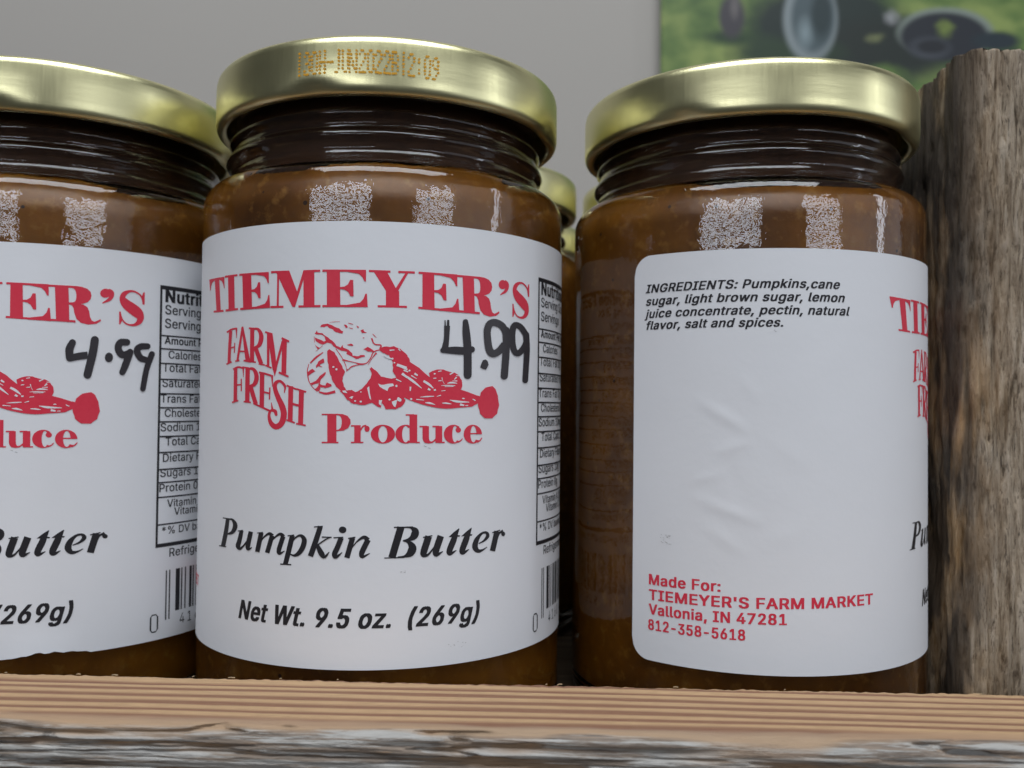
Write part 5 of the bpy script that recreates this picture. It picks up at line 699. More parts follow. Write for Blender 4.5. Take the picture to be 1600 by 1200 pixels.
         115: (72, [-2, 0, 28, 36, 22, 44, 0, 4, 22, 44, 17, 57, 4, 8, 17, 57, 12, 60, 8, 10, 12, 36, 10, 29, 8, 10, 36, 60, 43, 61, 10, 12, 10, 29, 9, 24, 10, 12, 43, 61, 48, 62, 12, 18, 9, 24, 7, 20, 12, 14, 48, 62, 50, 64, 14, 16, 50, 64, 52, 64, 16, 20, 52, 64, 53, 65, 18, 20, 7, 20, 18, 18, 20, 24, 53, 65, 52, 64, 24, 26, 52, 64, 50, 64, 26, 30, 50, 64, 42, 63, 30, 34, 42, 63, 29, 60, 34, 36, 29, 60, 23, 56, 36, 40, 23, 56, 14, 51, 40, 42, 14, 51, 13, 45, 42, 44, 13, 45, 11, 34, 44, 46, 11, 34, 10, 28, 46, 48, 10, 28, 10, 24, 48, 50, 10, 24, 10, 22, 50, 54, 10, 22, 9, 21, 54, 58, 9, 21, 10, 22, 54, 56, 53, 53, 52, 64, 56, 62, 52, 64, 48, 62, 58, 62, 10, 22, 11, 26, 62, 66, 11, 26, 13, 37, 62, 66, 48, 62, 37, 59, 66, 70, 13, 59, 17, 55, 70, 74, 17, 55, 29, 50, 74, 76, 29, 44, 37, 37]),
         116: (45, [0, 4, 27, 42, 18, 41, 4, 10, 18, 41, 14, 40, 10, 14, 14, 29, 14, 25, 14, 20, 14, 25, 13, 25, 20, 64, 13, 25, 13, 25, 64, 74, 1, 40, 1, 40, 74, 92, 13, 25, 13, 25]),
         117: (81, [-2, 0, 36, 36, 29, 44, 0, 2, 29, 44, 23, 48, 0, 15, 59, 70, 59, 70, 2, 6, 23, 48, 17, 54, 6, 10, 17, 54, 15, 57, 10, 12, 15, 39, 14, 32, 10, 12, 44, 57, 49, 58, 12, 14, 14, 32, 13, 27, 12, 15, 49, 58, 52, 59, 14, 20, 13, 27, 11, 23, 15, 24, 52, 70, 58, 70, 20, 30, 11, 23, 10, 22, 24, 74, 58, 70, 58, 70, 30, 74, 10, 22, 10, 22]),
         118: (77, [0, 12, 32, 44, 27, 49, 12, 24, 27, 38, 23, 35, 12, 74, 38, 49, 60, 73, 24, 30, 23, 35, 20, 32, 30, 74, 20, 32, 3, 17]),
         119: (111, [0, 12, 27, 39, 23, 43, 0, 14, 72, 84, 68, 88, 12, 22, 23, 33, 20, 32, 12, 22, 33, 43, 35, 45, 14, 61, 68, 78, 56, 66, 14, 50, 78, 88, 87, 100, 22, 50, 20, 32, 11, 24, 22, 26, 35, 45, 36, 47, 26, 61, 36, 47, 46, 56, 50, 74, 11, 24, 4, 17, 50, 74, 87, 100, 94, 107, 61, 74, 46, 66, 50, 62]),
         121: (77, [-28, -22, 9, 23, 10, 35, -22, -18, 10, 35, 12, 37, -18, -16, 12, 14, 12, 12, -18, -12, 20, 37, 28, 40, -12, 0, 28, 40, 32, 45, 0, 12, 32, 45, 27, 49, 12, 24, 27, 38, 23, 35, 12, 74, 38, 49, 60, 73, 24, 30, 23, 35, 20, 32, 30, 74, 20, 32, 3, 17]),
         122: (75, [0, 8, 8, 67, 8, 67, 8, 12, 8, 67, 11, 67, 12, 62, 11, 25, 50, 62, 62, 64, 50, 62, 50, 64, 64, 66, 9, 64, 9, 65, 66, 74, 9, 65, 9, 65])}
def PB(px, py, rx, ry, col, **kw):
    return ((px - 1030) / 2000, (231 - py) / 2000, rx / 2000, ry / 2000, col, kw)


POSTER = [
    PB(1335, 72, 190, 62, (0.022, 0.034, 0.030), soft=0.45),
    PB(1330, 100, 120, 42, (0.026, 0.042, 0.034), soft=0.6),
    PB(1290, 30, 150, 85, (0.020, 0.032, 0.028), soft=0.35),
    PB(1400, 55, 130, 55, (0.022, 0.030, 0.026), soft=0.4),
    PB(1140, 48, 55, 14, (0.030, 0.060, 0.028), soft=0.6),
    PB(1230, 70, 110, 30, (0.030, 0.055, 0.030), soft=0.5),
    PB(1142, 15, 25, 42, (0.055, 0.052, 0.060), soft=0.35, wob=False),
    PB(1146, 0, 10, 26, (0.13, 0.12, 0.12), soft=0.7, wob=False),
    PB(1266, 18, 47, 74, (0.23, 0.27, 0.28), soft=0.18, wob=False),
    PB(1270, 16, 39, 64, (0.075, 0.105, 0.115), soft=0.25, wob=False),
    PB(1258, 40, 17, 34, (0.26, 0.33, 0.35), soft=0.9, wob=False, amount=0.8),
    PB(1284, 10, 22, 50, (0.028, 0.045, 0.048), soft=0.5, wob=False),
    PB(1368, 44, 20, 9, (0.15, 0.17, 0.08), soft=0.8),
    PB(1480, 38, 82, 44, (0.21, 0.25, 0.22), soft=0.14, wob=False),
    PB(1478, 44, 76, 42, (0.024, 0.028, 0.035), soft=0.15, wob=False),
    PB(1480, 30, 17, 20, (0.15, 0.20, 0.055), soft=0.6),
    PB(1395, 12, 16, 16, (0.30, 0.31, 0.32), soft=0.9),
    PB(1455, 62, 40, 22, (0.070, 0.080, 0.095), soft=0.6, wob=False),
    PB(1458, 60, 30, 14, (0.022, 0.025, 0.03), soft=0.4, wob=False),
    PB(1560, 50, 46, 19, (0.022, 0.034, 0.042), soft=0.4, wob=False),
    PB(1595, 72, 60, 12, (0.03, 0.06, 0.03), soft=0.6),
    PB(1385, 104, 44, 22, (0.11, 0.18, 0.05), soft=0.7),
]

PAPER, GLASS, BUTTER, GOLD = mat_paper(), mat_glass(), mat_butter(), mat_gold()
RED = mat_ink('red_ink', (0.66, 0.022, 0.055), 0.06)
BLACK = mat_ink('black_ink', (0.017, 0.016, 0.02), 0.012)
MARKER = mat_ink('black_marker', (0.026, 0.022, 0.027), 0.02, 0.32)
ORANGE = mat_ink('orange_ink', (0.66, 0.33, 0.015), 0.03)

# ------------------------------------------------------------------ the wall and the poster
me = mesh('wall', [(-2.2, 0, -1.3), (2.2, 0, -1.3), (2.2, 0, 1.4), (-2.2, 0, 1.4)], [(0, 1, 2, 3)])
link('wall', me, mat_wall(), loc=(0, 0.702, 1.3))['kind'] = 'structure'

bm = bmesh.new()
bmesh.ops.create_cube(bm, size=1)
for v in bm.verts:
    v.co = Vector(((v.co.x + .5) * 0.5, (v.co.y + .5) * 0.004, (v.co.z + .5) * 0.33))
bmesh.ops.bevel(bm, geom=bm.edges[:], offset=0.0008, segments=2, affect='EDGES')
me = bpy.data.meshes.new('poster')
bm.to_mesh(me)
tag(link('poster', me, mat_poster(), loc=W(115, 692, 200)),
    'blurred poster of a tractor on green grass, hung on the grey wall', 'poster')

# shelf the crate stands on (below the frame)
bm = bmesh.new()
bmesh.ops.create_cube(bm, size=1)
for v in bm.verts:
    v.co = Vector((v.co.x * 1.6, 0.05 + (v.co.y + .5) * 0.64, -0.0895 + (v.co.z - .5) * 0.03))
bmesh.ops.bevel(bm, geom=bm.edges[:], offset=0.003, segments=2, affect='EDGES')
me = bpy.data.meshes.new('shelf')
bm.to_mesh(me)
FLOORWOOD = mat_floor()
link('shelf', me, FLOORWOOD, loc=(0, 0, EYE))['kind'] = 'structure'

# ------------------------------------------------------------------ the wooden crate
YAW = math.radians(-2.1)
crate = empty('wooden_crate', W(0, 138.7, -88.7), 'reclaimed wood crate with striped sawn front board and grey weathered corner post', 'crate')
crate.rotation_euler.z = YAW
TOPZ = 45.0                                   # top of the front board above the crate's base


def fbm(x, y, z, o=4):
    s, a = 0, 1
    for i in range(o):
        s += a * noise.noise((x, y, z))
        x, y, z, a = x * 2.03, y * 2.03, z * 2.03, a * .5
    return s


# front board: profile runs down the back, over the sawn top and down the weathered face
prof = [(0, 0, 'b'), (0, TOPZ - 8, 'b'), (0, TOPZ - 2, 'b')]
prof += [(0, TOPZ - .35, 'e'), (-.3, TOPZ, 'e')]
prof += [(-.3 - 19.2 * k / 34, TOPZ, 't') for k in range(1, 35)]
prof += [(-19.5 - 1.5 * math.sin(a), TOPZ - 1.5 + 1.5 * math.cos(a), 'l') for a in (0.3, .6, .9, 1.2, 1.5)]
prof += [(-21, TOPZ - 1.8 - 13 * k / 80, 'f') for k in range(0, 81)]
prof += [(-21, 25, 'f'), (-21, 12, 'f'), (-21, 0, 'f')]
NX, X0, X1 = 620, -175, 175
vs, fs = [], []
for i in range(NX + 1):
    x = X0 + (X1 - X0) * i / NX
    lipcut = max(0, fbm(x * .030, 3.1, 0, 3) * 1.0 + .1)
    for (y, z, t) in prof:
        dy = dz = 0
        if t in 'te':
            dz = .10 * fbm(x * .05, y * 1.1, 0, 3) + .05 * math.sin(y * 2.2 + x * .01)
            if t == 'e' or y > -1.2:
                dz += .16 * fbm(x * .9, 7, y, 3)
                dy = .22 * fbm(x * .7, 2, 0, 3)
        if t in 'lf' or y < -17:
            k = 1 if t in 'lf' else (-17 - y) / 3
            d = fbm(x * .035, z * 1.1, 11, 6)
            crack = max(0, .13 - abs(fbm(x * .016 + 5, z * .55, 4, 4)))
            dy = k * (d * .55 + crack * 11 + lipcut * (.5 if t == 'l' else .3))
            dz = -k * (lipcut * .7 if (t == 'l' or t == 't') else 0)
        vs.append(((x) * MM, (y + dy) * MM, (z + dz) * MM))
n = len(prof)
for i in range(NX):
    for j in range(n - 1):
        a = i * n + j
        fs.append((a, a + 1, a + n + 1, a + n))
    a = i * n
    fs.append((a + n - 1, a, a + n, a + 2 * n - 1))
fs.append(tuple(range(n))[::-1])
fs.append(tuple(NX * n + k for k in range(n)))
me = mesh('front_board', vs, fs)
for v in me.vertices:                         # material space: z = 0 at the top edge
    v.co.z -= TOPZ * MM
link('front_board', me, mat_sawn(), crate, (0, 0, TOPZ * MM), smooth=True)

# loose fibres along the sawn back edge
bm = bmesh.new()
for i in range(20):
    x = rnd.uniform(-110, 118)
    L, hgt = rnd.uniform(.25, 1.1), rnd.uniform(.02, .13)
    p = [Vector((x + L * t, .05 + rnd.uniform(-.1, .15), TOPZ - .05 + hgt * math.sin(t * 2.4))) * MM for t in (0, .33, .66, 1)]
    for a, b in zip(p, p[1:]):
        q = [a, b, b + Vector((0, 0, .1)) * MM, a + Vector((0, 0, .12)) * MM]
        r = [v + Vector((0, .12 * MM, 0)) for v in q]
        V = [bm.verts.new(v) for v in q + r]
        for f in ((0, 1, 2, 3), (7, 6, 5, 4), (0, 4, 5, 1), (3, 2, 6, 7)):
            bm.faces.new([V[k] for k in f])
me = bpy.data.meshes.new('wood_fibres')
bm.to_mesh(me)
k = NT('pale_fibre', 0.8)
k.base((0.50, 0.37, 0.22))
fo = link('wood_fibres', me, k.m, crate)
fo['kind'] = 'stuff'

# floor planks of the crate
for i, (ya, yb) in enumerate(((0.6, 92), (93.5, 186), (187.5, 280))):
    bm = bmesh.new()
    bmesh.ops.create_cube(bm, size=1)
    for v in bm.verts:
        v.co = Vector((v.co.x * 350, ya + (v.co.y + .5) * (yb - ya), 28.65 + (v.co.z - .5) * 9)) * MM
    bmesh.ops.bevel(bm, geom=bm.edges[:], offset=0.0008, segments=2, affect='EDGES')
    me = bpy.data.meshes.new('floor_plank')
    bm.to_mesh(me)
    link('floor_plank', me, FLOORWOOD, crate)

for nm, (xa, xb, ya, yb, zt) in (('unseen_back_board', (-175, 175, 281, 297, 70)), ('unseen_side_board', (152, 168, 20, 280, 70))):  # unseen boards, added to keep stray light out of the gap between jars
    bm = bmesh.new()
    bmesh.ops.create_cube(bm, size=1)
    for v in bm.verts:
        v.co = Vector((xa + (v.co.x + .5) * (xb - xa), ya + (v.co.y + .5) * (yb - ya), 33.3 + (v.co.z + .5) * (zt - 33.3) if nm == 'unseen_side_board' else (v.co.z + .5) * zt)) * MM
    bmesh.ops.bevel(bm, geom=bm.edges[:], offset=0.0008, segments=2, affect='EDGES')
    me = bpy.data.meshes.new(nm)
    bm.to_mesh(me)
    link(nm, me, FLOORWOOD, crate)

# corner post: weathered, rounded, with an uneven broken top
PX0, PX1, PY0, PY1, PZ1 = 85.0, 150.0, 168.0, 204.0, 129.3
outline = []
R1 = 4.0
for k in range(0, 40):
    outline.append((0, PY1 - PY0 - (PY1 - PY0 - R1) * k / 39))
for k in range(1, 12):
    a = math.pi / 2 * k / 12
    outline.append((R1 - R1 * math.cos(a), R1 - R1 * math.sin(a)))
for k in range(0, 120):
    outline.append((R1 + (PX1 - PX0 - R1) * k / 119, 0))
outline += [(PX1 - PX0, PY1 - PY0), (PX1 - PX0 - 30, PY1 - PY0)]
NZ = 260
vs, fs = [], []
n = len(outline)
for j in range(NZ + 1):
    z = PZ1 * j / NZ
    for (x, y) in outline:
        g = fbm(x * .42, y * .42, z * .045, 5)
        fine = fbm(x * 1.3 + 9, y * 1.3, z * .09, 3)
        slow = fbm(x * .05, y * .05 + 3, z * .022, 2)
        crack = max(0, .10 - abs(fbm(x * .30 + 3, y * .3, z * .014, 2)))
        groove = max(0, .09 - abs(fbm(x * .9 + 3, y * .9, z * .018, 3)))
        d = g * .45 + fine * .30 + slow * 1.2 - crack * 8 - groove * 9
        nx = -1 if x < .5 else (-(1 - x / R1) if x < R1 and y < R1 else 0)
        ny = -1 if y < .5 else (-(1 - y / R1) if x < R1 and y < R1 else 0)
        dx, dy = nx * d, ny * d
        # top: chamfered toward the left, a stepped broken shoulder
        topz = PZ1 + .5 * fbm(x * .25, y * .3, 1, 3)
        if x < 3:
            topz -= (3 - x) * .3 + .03 * max(0, y - 6)
        if 9 < y < 20 and x < 4:
            topz -= .5
        zz = min(z + .25 * g, topz) if j > NZ * .8 else z
        vs.append(((x + dx) * MM, (y + dy) * MM, zz * MM))
for j in range(NZ):
    for i in range(n):
        a, b = j * n + i, j * n + (i + 1) % n
        fs.append((a, b, b + n, a + n))
c = len(vs)
vs.append(((PX1 - PX0) * .55 * MM, (PY1 - PY0) * .5 * MM, (PZ1 - .5) * MM))
for i in range(n):
    fs.append((NZ * n + i, NZ * n + (i + 1) % n, c))
vs.append(((PX1 - PX0) * .5 * MM, (PY1 - PY0) * .5 * MM, 0))
for i in range(n):
    fs.append(((i + 1) % n, i, c + 1))
me = mesh('corner_post', vs, fs)
post = link('corner_post', me, mat_post(), crate, smooth=True)
post.matrix_parent_inverse = Matrix.Identity(4)
inv = (Matrix.Translation(crate.location) @ Matrix.Rotation(YAW, 4, 'Z')).inverted()
post.matrix_local = inv @ Matrix.Translation(W(PX0, PY0, -60.0)) @ Matrix.Rotation(math.radians(0.3), 4, 'Y')

# ------------------------------------------------------------------ ink on paper
LBL_R = 35.17


def flat_mesh(name, polys, strips=(), layer0=0.0, r0=LBL_R, step=1.4, tris=(), lift=0.0022):
    """flat outlines in millimetres (u to the right, v down) cut into narrow facets and wrapped round the jar"""
    bm = bmesh.new()
    lay = bm.verts.layers.float.new('lay')
    cnt = 0

    def face(pts, L):
        V = [bm.verts.new((p[0], p[1], 0)) for p in pts]
        for v in V:
            v[lay] = L
        try:
            bm.faces.new(V)
        except ValueError:
            pass
    for P in polys:
        L = (cnt % 14) * lift
        cnt += 1
        pts = [Vector((p[0], p[1], 0)) for p in P]
        for t in tessellate_polygon([pts]):
            face([pts[q] for q in t], L)
    for (A, B) in strips:
        L = (cnt % 14) * lift
        cnt += 1
        for q in range(len(A) - 1):
            face([A[q], A[q + 1], B[q + 1]], L)
            face([A[q], B[q + 1], B[q]], L)
    for T, n_ in tris:
        face(T, n_ * lift)
    us = [v.co.x for v in bm.verts]
    u = math.floor(min(us) / step) * step
    while u < max(us):
        bmesh.ops.bisect_plane(bm, geom=bm.verts[:] + bm.edges[:] + bm.faces[:], plane_co=(u, 0, 0), plane_no=(1, 0, 0), dist=1e-5)
        u += step
    for v in bm.verts:
        r = (r0 + layer0 + v[lay]) * MM
        th = v.co.x / 35.1
        v.co = Vector((r * math.sin(th), -r * math.cos(th), -v.co.y * MM))
    bm.normal_update()
    for f in bm.faces:
        c = f.calc_center_median()
        if f.normal.dot(Vector((c.x, c.y, 0))) < 0:
            f.normal_flip()
    me = bpy.data.meshes.new(name)
    bm.to_mesh(me)
    bm.free()
    return me


def decode(key):
    """one list of numbers is a closed outline, two lists are the edges of a stroke; hundredths of a millimetre"""
    polys, strips = [], []
    for parts in INK[key]:
        q = [list(zip([t / 100 for t in a[0::2]], [t / 100 for t in a[1::2]])) for a in parts]
        if len(q) == 1:
            polys.append(q[0])
        else:
            strips.append((q[0], q[1]))
    return polys, strips


FONT_CACHE = {}


def text_tris(s, bold=0.0, spacing=1.0):
    """facets of a line of plain sans lettering, cap height 1; bold is struck several times side by side"""
    key = (s, bold, spacing)
    if key not in FONT_CACHE:
        T, x = [], 0.0
        for ch in s:
            adv, q = GLYPH[ord(ch)]
            for k in range(0, len(q), 6):
                y0, y1, a0, b0, a1, b1 = [t / 100 for t in q[k:k + 6]]
                F = [(a0, y0), (b0, y0), (b1, y1), (a1, y1)]
                F = [p for m_, p in enumerate(F) if p != F[m_ - 1]]
                for n_, (ox, oy) in enumerate([(0, 0), (bold, bold * .4), (-bold, -bold * .4), (bold, -bold * .4), (-bold, bold * .4)] if bold else [(0, 0)]):
                    T.append(([(p[0] + x + ox, p[1] + oy) for p in F], n_))
            x += adv / 100 * spacing + bold * 1.2
        FONT_CACHE[key] = T
    return FONT_CACHE[key]


def line(s, u0, v, cap, u1=None, xs=1.0, shear=0.0, bold=0.0, slope=0.0, spacing=1.0):
    T = text_tris(s, bold, spacing)
    x0 = min(p[0] for t, n_ in T for p in t)
    x1 = max(p[0] for t, n_ in T for p in t)
    k = (u1 - u0) / (x1 - x0) if u1 is not None else cap * xs
    return [([(u0 + (p[0] - x0) * k + p[1] * cap * shear, v - p[1] * cap + slope * ((p[0] - x0) * k)) for p in t], n_) for t, n_ in T]


def box(u0, v0, u1, v1):
    return [(u0, v0), (u1, v0), (u1, v1), (u0, v1)]


PRINTS = []                      # (name, mesh, material)
for nm, key in (('brand_lettering', 'brand'), ('farm_fresh_lettering', 'farm'), ('produce_lettering', 'produce')):
    P, S = decode(key)
    PRINTS.append((nm, flat_mesh(nm, P, S), RED))
P, S = decode('ill')
PRINTS.append(('vegetable_drawing', flat_mesh('vegetable_drawing', P, S), RED))
P, S = decode('illw')
PRINTS.append(('drawing_highlight', flat_mesh('drawing_highlight', P, S, layer0=0.035), PAPER))
P, S = decode('butter')
PRINTS.append(('product_name', flat_mesh('product_name', P, S), BLACK))
T = line('Net Wt. 9.5 oz.', -21.1, 65.45, 3.0, 6.3, shear=.24, bold=.06, spacing=1.0)
T += line('(269g)', 8.9, 65.45, 3.0, 21.3, shear=.24, bold=.06, spacing=1.0)
PRINTS.append(('net_weight_line', flat_mesh('net_weight_line', [], tris=T), BLACK))

# nutrition table: frame, rules and rows
vy = lambda y: 6.4 + (y - 433.5) * 0.1154
fr = [box(35.9, 6.4, 80, 7.15), box(35.9, 54.0, 80, 54.7), box(35.9, 7.15, 36.35, 54.0), box(79.6, 7.15, 80, 54.0)]
rules = [514, 535, 558.5, 584, 607, 629.5, 652, 675.5, 701, 728, 749, 772.5, 816]
fr += [box(36.35, vy(y) - .14, 79.6, vy(y) + .14) for y in rules]
rows = [('Nutrition Facts', 459.5, 2.25, .07, 37.0), ('Serving Size', 479, 1.7, .022, 37.0), ('Servings', 501, 1.7, .022, 37.0),
        ('Amount Per Serving', 527, 1.35, .045, 37.0), ('Calories', 550, 1.45, .022, 37.9), ('Total Fat 0g', 571.5, 1.55, .022, 36.7),
        ('Saturated Fat 0g', 596, 1.5, .022, 36.7), ('Trans Fat 0g', 621, 1.5, .022, 36.4), ('Cholesterol 0mg', 644, 1.45, .022, 37.3),
        ('Sodium 10mg', 667, 1.5, .022, 36.5), ('Total Carb. 10g', 690, 1.5, .022, 37.6), ('Dietary Fiber 0g', 716, 1.5, .022, 37.1),
        ('Sugars 10g', 740, 1.5, .022, 36.6), ('Protein 0g', 764, 1.5, .022, 36.5), ('Vitamin A 15%', 789, 1.4, .022, 38.2),
        ('Vitamin C 0%', 803, 1.4, .022, 39.8), ('*% DV based on', 832, 1.4, .022, 37.2), ('Refrigerate after opening', 869, 1.55, .022, 38.9)]
T = []
for s, y, cap, b, u0 in rows:
    T += line(s, u0, vy(y), cap, xs=1.04, bold=b)
PRINTS.append(('nutrition_table', flat_mesh('nutrition_table', fr, tris=T), BLACK))
bars, u = [], 38.2
for wd, gp in zip([.28, .28, 1.0, .3, .3, .6, .3, .9, .3, .3, .6, .3, .3, 1.0, .3, .3, .6, .3, .9, .3, .3, .6, .3, .28, .28],
                  [.45, 1.25, .3, .6, .9, .3, .6, .3, .9, .6, .3, .6, .9, .3, .6, .6, .3, .9, .3, .6, .3, .9, .6, .45, .4]):
    bars.append(box(u, 59.1, u + wd, 68.2 if u < 39.5 or u > 61 else 66.9))
    u += wd + gp
zero = [box(35.05, 67.2, 35.35, 69.6), box(36.45, 67.2, 36.75, 69.6), box(35.5, 66.75, 36.3, 66.98), box(35.5, 69.85, 36.3, 70.08)]
zs = [([(35.1, 67.25), (35.5, 66.75)], [(35.3, 67.3), (35.55, 66.98)]), ([(36.7, 67.25), (36.3, 66.75)], [(36.5, 67.3), (36.25, 66.98)]),
      ([(35.1, 69.55), (35.5, 70.08)], [(35.3, 69.5), (35.55, 69.85)]), ([(36.7, 69.55), (36.3, 70.08)], [(36.5, 69.5), (36.25, 69.85)])]
T = []
for i, ch in enumerate('4160 83520'):
    if ch != ' ':
        T += line(ch, 41.6 + i * 2.0, 69.5, 1.9, xs=.8)
PRINTS.append(('barcode', flat_mesh('barcode', bars + zero, zs, tris=T), BLACK))
# back panel: ingredients and maker (measured on the right jar, whose print runs 52.4 mm round)
OFF3, K3 = 52.4, 0.965
v3 = lambda v: (v - 7.5) / K3 + 7.8
T = []
for s, ua, ub, v in (('INGREDIENTS: Pumpkins,cane', -26.5, 7.6, 6.75), ('sugar, light brown sugar, lemon', -26.5, 8.5, 9.0),
                     ('juice concentrate, pectin, natural', -26.6, 9.5, 11.25), ('flavor, salt and spices.', -26.5, -2.2, 13.35)):
    T += line(s, ua - OFF3, v3(v), 1.52, ub - OFF3, shear=.26, bold=.05)
PRINTS.append(('ingredients_text', flat_mesh('ingredients_text', [], tris=T), BLACK))
T = []
for s, ua, ub, v, sl in (('Made For:', -25.4, -12.3, 58.75, -.012), ("TIEMEYER'S FARM MARKET", -25.4, 14.7, 61.45, -.022),
                         ('Vallonia, IN 47281', -25.4, -1.4, 64.0, -.018), ('812-358-5618', -25.5, -8.2, 66.75, -.014)):
    T += line(s, ua - OFF3, v3(v), 1.85, ub - OFF3, bold=.055, slope=sl)
PRINTS.append(('maker_address', flat_mesh('maker_address', [], tris=T), RED))
P, S = decode('price2')
smr = random.Random(5)
Ps = []
for cu_, cv_, n_, su, sv in ((-22.2 - OFF3, v3(50.6), 16, 1.0, .9), (17.5, 68.9, 7, 1.6, .8), (8.2, 56.4, 3, .4, .3), (-3.6 - OFF3, v3(14.0), 2, .2, .2), (12, 36.5, 2, .5, .3)):
    for q in range(n_):
        x, y, a, l, w = cu_ + smr.uniform(-su, su), cv_ + smr.uniform(-sv, sv), smr.uniform(-.4, .5), smr.uniform(.15, .55), smr.uniform(.04, .09)
        c, s = math.cos(a) * l / 2, math.sin(a) * l / 2
        Ps.append([(x - c, y - s - w / 2), (x + c, y + s - w / 2), (x + c * .7, y + s + w / 2), (x - c, y - s + w / 2)])
PRINTS.append(('smudge_mark', flat_mesh('smudge_mark', Ps), mat_ink('grey_smudge', (0.33, 0.33, 0.33), 0.1)))
PRICE2 = flat_mesh('handwritten_price', P, S, layer0=0.05)
P, S = decode('price1')
PRICE1 = flat_mesh('handwritten_price', P, S, layer0=0.05)


# ------------------------------------------------------------------ the jar
def lathe(name, prof, seg=144, close=True, fn=None):
    vs, fs = [], []
    n = len(prof)
    for i in range(seg):
        a = 2 * math.pi * i / seg
        for j, (r, z) in enumerate(prof):
            if fn:
                r, z = fn(r, z, a, j)
            vs.append((r * math.sin(a) * MM, -r * math.cos(a) * MM, z * MM))
    for i in range(seg):
        k = (i + 1) % seg
        for j in range(n - 1 if not close else n):
            jj = (j + 1) % n
            a, b, c, d = i * n + j, i * n + jj, k * n + jj, k * n + j
            if prof[j][0] < 1e-6 and prof[jj][0] < 1e-6:
                continue
            fs.append((a, b, c, d))
    me = mesh(name, vs, fs)
    bm = bmesh.new()
    bm.from_mesh(me)
    bmesh.ops.remove_doubles(bm, verts=bm.verts, dist=1e-7)
    bmesh.ops.recalc_face_normals(bm, faces=bm.faces)
    bm.to_mesh(me)
    bm.free()
    return me


def arc(cx, cz, r, a0, a1, n):
    return [(cx + r * math.cos(math.radians(a0 + (a1 - a0) * k / n)), cz + r * math.sin(math.radians(a0 + (a1 - a0) * k / n))) for k in range(n + 1)]


outer = [(0, 1.2), (24, 1.2), (27, .6), (29, .1)] + arc(31, 4, 4, -90, 0, 7) + [(35, 20), (35, 50), (35, 75), (35, 86.5)]
outer += arc(31.0, 88.3, 4.0, 0, 72, 8) + [(31.3, 92.9), (30.5, 93.7), (30.0, 94.6), (30.1, 95.4), (30.7, 96.0), (31.1, 96.7), (30.9, 97.4), (30.1, 98.1), (29.6, 99.0), (29.9, 99.8),
          (30.5, 100.4), (30.4, 101.2), (29.7, 101.9), (29.5, 108.3), (28.9, 109.0)]
inner = [(27.6, 109.0), (27.0, 108.2), (27.0, 94.2), (27.5, 92.6), (28.8, 91.2), (30.8, 89.9), (32.2, 88.0), (32.8, 85), (32.8, 50), (32.8, 8)] + arc(29.8, 6.5, 3.0, 0, -90, 4) + [(0, 3.6)]


def wob(r, z, a, j):
    return r + (.05 * math.sin(3 * a + z * .05) + .03 * math.sin(7 * a + z * .13) if 10 < z < 109 and r > 28 else 0), z


up8 = lambda P: [(r, z + 8 if z > 9 else z) for r, z in P]
ME_GLASS = lathe('glass', up8(outer + inner), 160, False, wob)
fill = [(0, 3.4), (29.8, 3.4), (32.2, 4.6), (32.95, 6.6), (32.95, 50), (32.95, 85), (32.35, 88.05), (31.4, 89.5), (30.4, 90.2), (28, 90.5), (20, 90.4), (0, 90.3)]


def wobf(r, z, a, j):
    if z > 98.1 and r < 30.6:
        z += .16 * math.sin(2 * a + 1) + .12 * math.sin(5 * a) + .08 * math.sin(9 * a + 2)
    return r, z


ME_FILL = lathe('pumpkin_butter_filling', up8(fill), 128, False, wobf)
ME_SHADE = lathe('neck_shade_film', up8([(30.2, 90.9), (28.95, 91.35), (27.65, 92.7), (27.15, 94.3), (27.2, 98), (27.15, 103.4), (26.2, 104.0), (25.6, 103.2), (25.5, 98), (26.2, 92.4), (28, 91.0)]), 128)  # added dark film: paints in the shade under the lid
NECK_SHADE = mat_neck_shade()
lid = [(0, 111.2), (26.6, 111.2), (27.6, 111.4), (28.6, 112.0), (30.9, 112.15), (31.9, 112.05), (32.5, 111.75), (32.9, 111.2), (33.06, 110.4), (33.1, 108), (33.1, 106.5), (33.12, 105), (33.12, 103.6), (33.0, 103.0), (32.75, 102.5), (32.35, 102.15), (31.9, 102.0), (31.4, 102.1), (31.05, 102.5), (30.95, 103.1), (31.1, 103.8), (31.7, 104.6), (32.3, 105.2), (32.75, 106), (32.75, 109.4), (32.2, 110.7), (31.2, 111.5), (29, 111.55), (27.6, 110.9), (0, 110.8)]


def lug(r, z, a, j):
    if z < 112.6 and r > 30:
        for k in range(4):
            d = (a - k * math.pi / 2 - .35 + math.pi) % (2 * math.pi) - math.pi
            g = math.exp(-(d / .13) ** 2)
            r -= .8 * g * min(1, (112.6 - z) / 1.6)
            z += .35 * g
    return r, z


ME_LID = lathe('lid', up8(lid), 192, False, lug)

# the paper label, wrapped with rounded corners, slightly creased
U0, U1, LH, CR = -81.4, 84.5, 72.2, 3.6


RIDGES = [(a - 52.4, c, d - 52.4, e, f, g) for a, c, d, e, f, g in (
    (-15.5, 26.5, -8.5, 30.8, .11, 1.0), (-13, 34.8, -8, 33.2, .07, .9), (-16, 43.2, -6.5, 46.4, .10, 1.0), (-14.5, 48, -9, 51.5, .07, 1.1),
    (-11, 36.5, -9, 43, -.05, 1.3), (-9, 22, -6.5, 25.5, .05, 1.0), (-3, 33, 2, 37, .04, 1.5), (-17, 40, -12.5, 38.6, .06, .8), (-4, 50, 1, 47.5, .035, 1.6))]


